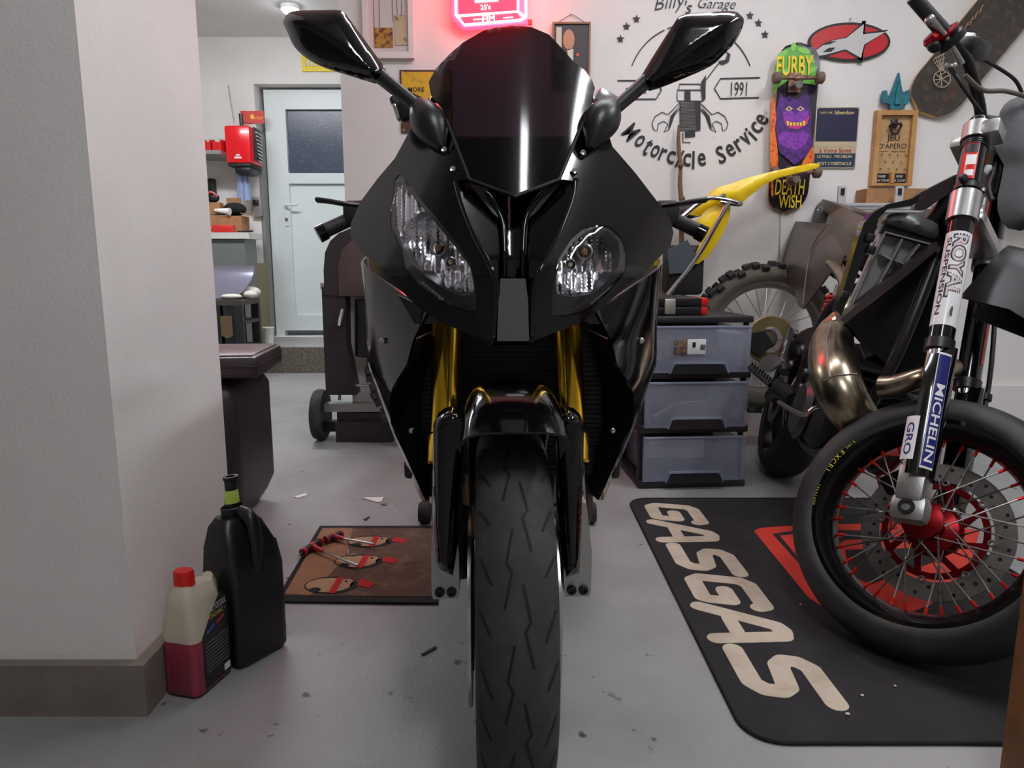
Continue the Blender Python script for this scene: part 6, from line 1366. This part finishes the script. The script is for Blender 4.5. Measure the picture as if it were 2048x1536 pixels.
# ================================================================ CASE ON BARREL BY THE PILLAR
bin_m = mat('dark_moulded_plastic', (40, 33, 35), .4, bump=(150, .1))
q = F(548, 1068); XB = -.872
k = MB(); pr = []
for z, g in ((.0, .05), (.05, .02), (.1, .0), (.44, .0), (.485, .02), (.50, .06)): pr.append((z, g))
rows = []
for z, g in pr: rows.append([V((p[0], p[1], z)) for p in rrect(XB - .42 + g, XB - g, q.y - .0 + g, q.y + .40 - g, .06)])
rows = [r + [r[0]] for r in rows]; k.grid(rows, flip=False); n_ = len(rows[0]) - 1
k.add([V((p[0], p[1], .5)) for p in rrect(XB - .36, XB - .06, q.y + .06, q.y + .34, .06)], [tuple(range(28))]); k.add([V((p[0], p[1], 0)) for p in rrect(XB - .37, XB - .05, q.y + .05, q.y + .35, .06)], [tuple(reversed(range(28)))])
t = thing('storage_bin', 'tall dark moulded storage bin standing behind the white pillar', 'bin', (XB - .2, q.y + .2, 0)); k.build('body', bin_m, t, ang=50)
k = MB(); k.tube([V((XB - .10, q.y - .003, .06)), V((XB - .10, q.y - .006, .42)), V((XB - .07, q.y + .0, .47))], .006, 8); k.build('moulded_rib', bin_m, t)
k = MB(); k.rbox((0, 0, 0), (.48, .36, .07), .014, mtx=M.Translation((XB - .175, q.y + .17, .536)) @ M.Rotation(.10, 4, 'Z'))
t = thing('flat_case', 'flat dark maroon-lidded case lying on the tall storage bin', 'case', (XB - .175, q.y + .17, .501)); k.build('shell', mat('dark_case_shell', (50, 40, 42), .35), t)
k = MB(); k.rbox((0, 0, 0), (.45, .33, .006), .002, mtx=M.Translation((XB - .175, q.y + .17, .572)) @ M.Rotation(.10, 4, 'Z')); k.build('lid_panel', mat('maroon_lid', (92, 62, 64), .3), t)
k = MB(); k.rbox((0, 0, 0), (.485, .365, .004), .001, mtx=M.Translation((XB - .175, q.y + .17, .538)) @ M.Rotation(.10, 4, 'Z')); k.build('seam', deep, t)
k = MB(); k.rbox((.08, -.182, .012), (.05, .008, .018), .003, mtx=M.Translation((XB - .175, q.y + .17, .536)) @ M.Rotation(.10, 4, 'Z')); k.build('latch', satin, t)
# ================================================================ BOTTLES BY THE PILLAR
def bottle_loft(sections, mtx, mb=None, mi=0, z_mi=None):
    mb = mb or MB(); rows = []
    for z, x0, x1, y0, y1, rad in sections:
        o = rrect(x0, x1, y0, y1, min(rad, (x1 - x0) * .49, (y1 - y0) * .49)); rows.append([V((p[0], p[1], z)) for p in o] + [V((o[0][0], o[0][1], z))])
    mb.grid(rows, mi, mtx=mtx); mb.add(rows[-1][:-1], [tuple(range(28))], mi, mtx); mb.add(rows[0][:-1], [tuple(reversed(range(28)))], mi, mtx); return mb
# coolant: local x = wide face, y = depth; wide labelled face looks right-front
CA = F(393, 1404) + V((.004, 0, 0)); cm = M.Translation(CA) @ M.Rotation(R(76), 4, 'Z') @ M.Diagonal((.82, 1, 1, 1))
t = thing('coolant_bottle', 'white plastic bottle half full of pink coolant with a red cap', 'bottle', CA + V((-.03, .05, 0)))
lq = mat('pink_coolant', (150, 52, 72), .35, bump=(60, .1)); hd = mat('milky_plastic', (196, 186, 164), .4)
k = bottle_loft([(0.001, .012, .130, .006, .074, .015), (.008, .002, .140, .0, .08, .018), (.118, .002, .140, .0, .08, .018)], cm); k.build('liquid_body', lq, t, ang=50)
k = bottle_loft([(.118, .002, .140, .0, .08, .018), (.132, .002, .140, .0, .08, .018), (.19, .01, .125, .012, .07, .018), (.214, .012, .12, .016, .066, .018), (.222, .02, .07, .02, .062, .02), (.228, .022, .066, .021, .061, .02)], cm); k.build('shoulder', hd, t, ang=50)
k = MB(); k.tube([(.122, .04, .214), (.136, .04, .19), (.139, .04, .14)], [.014, .013, .011], 10, mtx=cm, sm=3); k.build('grip_ridge', hd, t)
k = MB(); k.lathe([(0, .03), (.018, .03), (.0205, .026), (.0215, 0), (.0, 0)], 30, cm @ M.Translation((.044, .041, .226))); k.build('cap', redp, t, ang=50)
k = MB(); k.prism([(.03, .012), (.128, .012), (.128, .175), (.105, .195), (.075, .17), (.03, .122)], .0012, cm @ frame((0, .0, 0), (1, 0, 0), (0, 0, 1))); lb = k.build('label', mat('black_label', (26, 26, 28), .35), t, ang=0)
k = MB(); text(k, 'MOTOCOOL', cm @ frame((.092, -.0016, .170), (1, 0, 0), (0, 0, 1)), wid=.062, hei=.013); k.build('lettering', white, t, ang=0)
k = MB(); text(k, 'ORGANIC +', cm @ frame((.09, -.0016, .154), (1, 0, 0), (0, 0, 1)), wid=.062, hei=.010); k.build('lettering', MATS['excel_yellow'], t, ang=0)
k = MB(); k.box((.072, 0, 0), (.03, .001, .005), mtx=cm @ M.Translation((-.01, -.0016, .112)) @ M.Rotation(-.25, 4, 'Y')); k.box((.1, 0, 0), (.03, .001, .004), 1, mtx=cm @ M.Translation((0, -.0016, .112)) @ M.Rotation(-.25, 4, 'Y')); k.build('colour_swoosh', [mat('print_blue', (60, 90, 170), .5), mat('print_red', (190, 60, 50), .5)], t, ang=0)
k = MB()
for j in range(9): k.box((.08, -.0015, .104 - j * .0075), (.088, .0005, .0012), mtx=cm)
k.build('fine_print', mat('print_grey', (120, 120, 122), .5), t, ang=0)
k = MB(); k.box((.112, -.0017, .026), (.022, .0006, .014), mtx=cm); k.build('barcode', white, t, ang=0)
# oil jerrycan
OA = F(486, 1342) + V((.006, .006, 0)); om2 = M.Translation(OA) @ M.Rotation(R(58), 4, 'Z') @ M.Diagonal((.80, .58, 1, 1))
t = thing('oil_can', 'black plastic oil can with a funnel cap beside the coolant bottle', 'canister', OA + V((-.02, .08, 0)))
oc_ = mat('black_oil_plastic', (20, 20, 21), .38, bump=(120, .1))
k = bottle_loft([(.001, -.01, .135, .01, .19, .02), (.012, -.02, .145, .0, .2, .025), (.20, -.02, .145, .0, .2, .025), (.255, -.015, .14, .03, .195, .025), (.30, -.005, .12, .06, .18, .025), (.318, .01, .10, .08, .165, .025)], om2); k.build('body', oc_, t, ang=50)
k = MB(); k.tube([(.06, .02, .20), (.06, .006, .25), (.06, .03, .315), (.06, .09, .325)], [.016, .018, .018, .016], 12, mtx=om2, sm=4); k.build('handle', oc_, t)
k = MB(); k.lathe([(.032, 0), (.034, .02), (.03, .022), (.028, .0)], 26, om2 @ M.Translation((.055, .125, .316))); k.lathe([(0, 0), (.022, 0), (.022, .03), (0, .03)], 24, om2 @ M.Translation((.055, .125, .316))); k.build('neck', oc_, t)
k = MB(); k.lathe([(.0, .0), (.021, .0), (.019, .025), (.0165, .03), (0, .03)], 24, om2 @ M.Translation((.055, .125, .345))); k.build('tape_wrap', mat('lime_tape', (176, 196, 80), .6, bump=(120, .5)), t)
k = MB(); k.lathe([(.0, .0), (.0175, .0), (.0185, .022), (.022, .024), (.022, .03), (.014, .03), (.012, .022), (0, .022)], 26, om2 @ M.Translation((.055, .125, .374))); k.build('cap', satin, t)
k = MB(); k.prism([(.02, .03), (.18, .03), (.18, .20), (.16, .25), (.05, .25), (.02, .20)], .001, om2 @ frame((.146, .0, 0), (0, 1, 0), (0, 0, 1))); k.build('label', mat('dark_oil_label', (30, 27, 28), .3), t, ang=0)
mat('label_silver', (130, 128, 126), .5)
for z in (.218, .188):
    k = MB()
    for j in range(4): k.box((.1475, .075 + j * .022, z), (.0008, .014, .018), mtx=om2)
    k.build('label_mark', MATS['label_silver'], t, ang=0)
k = MB(); k.prism([(.02, .045), (.06, .075), (.06, .068), (.02, .035)], .001, om2 @ frame((.147, 0, 0), (0, 1, 0), (0, 0, 1))); k.build('label_stripe', mat('label_gold', (120, 110, 90), .5), t, ang=0)
# ================================================================ SMALL RUG AND TOOLS
rc4 = [F(640, 1055), F(884, 1055), F(876, 1210), F(550, 1207)]
def RP(u, v): return rc4[3].lerp(rc4[2], u).lerp(rc4[0].lerp(rc4[1], u), v)
t = thing('door_rug', 'small dirty brown rug with cartoon birds in red scarves', 'rug', (rc4[0] + rc4[2]) / 2)
def rpoly(pts, h, z, m, name):
    k = MB(); q = [RP(u, v) for u, v in pts]; k.prism([(p.x, p.y) for p in q], h, M.Translation((0, 0, z))); return k.build(name, m, t, ang=0)
rpoly([(0, 0), (1, 0), (1, 1), (0, 1)], .006, .0005, mat('rug_border', (22, 20, 20), .9), 'rug_base')
rpoly([(.035, .06), (.965, .06), (.965, .95), (.035, .95)], .002, .0055, mat('rug_brown', (100, 76, 62), .95, var=(16, (142, 112, 90), .5, .8), bump=(600, .6)), 'rug_pile')
rpoly([(.035, .08), (.2, .06), (.32, .5), (.28, .95), (.035, .95)], .0008, .0073, mat('rug_tan', (160, 118, 88), .95, var=(14, (128, 94, 72), .5, .8), bump=(600, .6)), 'rug_patch')
bk_ = mat('rug_black', (34, 30, 30), .95); cr2 = mat('rug_cream', (176, 142, 112), .95); rd2 = mat('rug_red', (186, 34, 34), .95)
def bird(u, v, su, sv):
    E_ = lambda a, b, r, s_: [(u + su * (a + r * math.cos(i * math.pi / 8)), v + sv * (b + s_ * math.sin(i * math.pi / 8))) for i in range(16)]
    rpoly(E_(0, 0, 1, .62), .0006, .0078, bk_, 'bird_outline'); rpoly(E_(-.08, 0, .86, .5), .0006, .0083, cr2, 'bird_belly')
    rpoly(E_(.55, .1, .32, .34), .0006, .0088, cr2, 'bird_face'); rpoly(E_(.88, .0, .14, .25), .0006, .0088, bk_, 'bird_beak')
    rpoly([(u + su * a, v + sv * b) for a, b in ((.05, -.55), (.3, -.6), (.42, .55), (.15, .5))], .0006, .0093, rd2, 'bird_scarf'); rpoly([(u + su * a, v + sv * b) for a, b in ((1.0, .0), (1.5, -.2), (1.7, .15), (1.1, .5))], .0006, .0083, rd2, 'bird_hat')
    rpoly(E_(.55, .25, .06, .07), .0006, .0094, bk_, 'bird_eye'); rpoly(E_(-.5, -.35, .22, .16), .0006, .0088, bk_, 'bird_wing')
bird(.30, .17, .17, .16); bird(.42, .46, .17, .15); bird(.45, .74, .17, .14)
blt = mat('black_rubber_handle', (26, 24, 25), .5); rdh = mat('red_rubber_handle', (176, 26, 44), .45)
def t_handle(label, a, b, tip, z):
    """T bar from a to b (pixels), shaft from its middle to tip"""
    q = thing('hex_key', label, 'tool', F(*tip)); A, Bq, T = F(*a, z), F(*b, z), F(*tip, z); c = (A + Bq) / 2
    MB().tube([A, A.lerp(Bq, .25), c, A.lerp(Bq, .75), Bq], [.009, .012, .011, .012, .009], 12, sm=2).build('grip', blt, q)
    for f0, f1 in ((.02, .14), (.42, .58), (.86, .98)): MB().tube([A.lerp(Bq, f0), A.lerp(Bq, f1)], [.0125, .0125], 12).build('grip_band', rdh, q)
    MB().cyl(c, c.lerp(T, .25), .0095, .006).build('collar', rdh, q); MB().cyl(c.lerp(T, .2), T, .0036, n=8).build('shaft', steel, q)
    MB().cyl(A.lerp(Bq, -.16), A, .003, n=8).build('short_tip', steel, q)
t_handle('red and black T-handle hex key on the rug, nearest the pillar', (604, 1106), (643, 1081), (716, 1131), .021)
t_handle('red and black T-handle hex key on the rug, pointing at the red hat', (650, 1080), (684, 1067), (748, 1088), .022)
q = thing('l_key', 'small bare L-shaped hex key on the brown rug', 'tool', F(700, 1105)); a, b, c = F(697, 1100, .012), F(696, 1110, .012), F(713, 1109, .012); MB().tube([a, b, c], .0028, 6).build('bent_rod', steel, q)
# scraps
def scrap(pts, m, label, h=.003, lift=.001):
    q = [F(x, y) for x, y in pts]; k = MB(); c = sum((V(p) for p in q), V((0, 0, 0))) / len(q)
    k.prism([(p.x - c.x, p.y - c.y) for p in q], h, M.Translation((c.x, c.y, lift)) @ M.Rotation(.02, 4, 'X')); tag(k.build('paper_scrap', m, ang=0), label, 'scrap', 'scraps on the floor')
scrap([(724, 997), (768, 996), (764, 1004), (755, 1006)], white, 'triangular white scrap on the floor in front of the brown rug'); scrap([(762, 1010), (774, 1006), (773, 1012)], mat('grey_scrap', (120, 116, 112), .7), 'tiny grey scrap beside the triangular white scrap')
scrap([(588, 995), (612, 988), (614, 992), (596, 997)], white, 'curled white scrap on the floor near the storage bin'); scrap([(727, 1040), (739, 1034), (733, 1042)], black, 'small dark scrap at the far edge of the brown rug')
scrap([(842, 1310), (872, 1294), (873, 1297), (846, 1312)], mat('dark_twig', (70, 68, 66), .8), 'thin dark twig on the floor left of the front tyre')
# ================================================================ WOODEN POST, NEAR RIGHT
q = P(2004, 1480, 1.01)
k = MB(); k.rbox((q.x + .05, .95 + .03, .46), (.10, .06, .92), .004)
t = thing('wooden_post', 'brown wooden post standing close at the right edge', 'post', (q.x + .05, .98, 0)); k.build('beam', mat('brown_timber', (150, 98, 50), .6, var=(7, (118, 74, 36), .4, .7)), t)
k = MB(); k.lathe([(0, .001), (.008, .001), (.010, 0)], 14, frame((q.x + .03, .949, .22), (1, 0, 0), (0, 0, 1))); k.build('knot', mat('dark_knot', (70, 42, 24), .7), t)
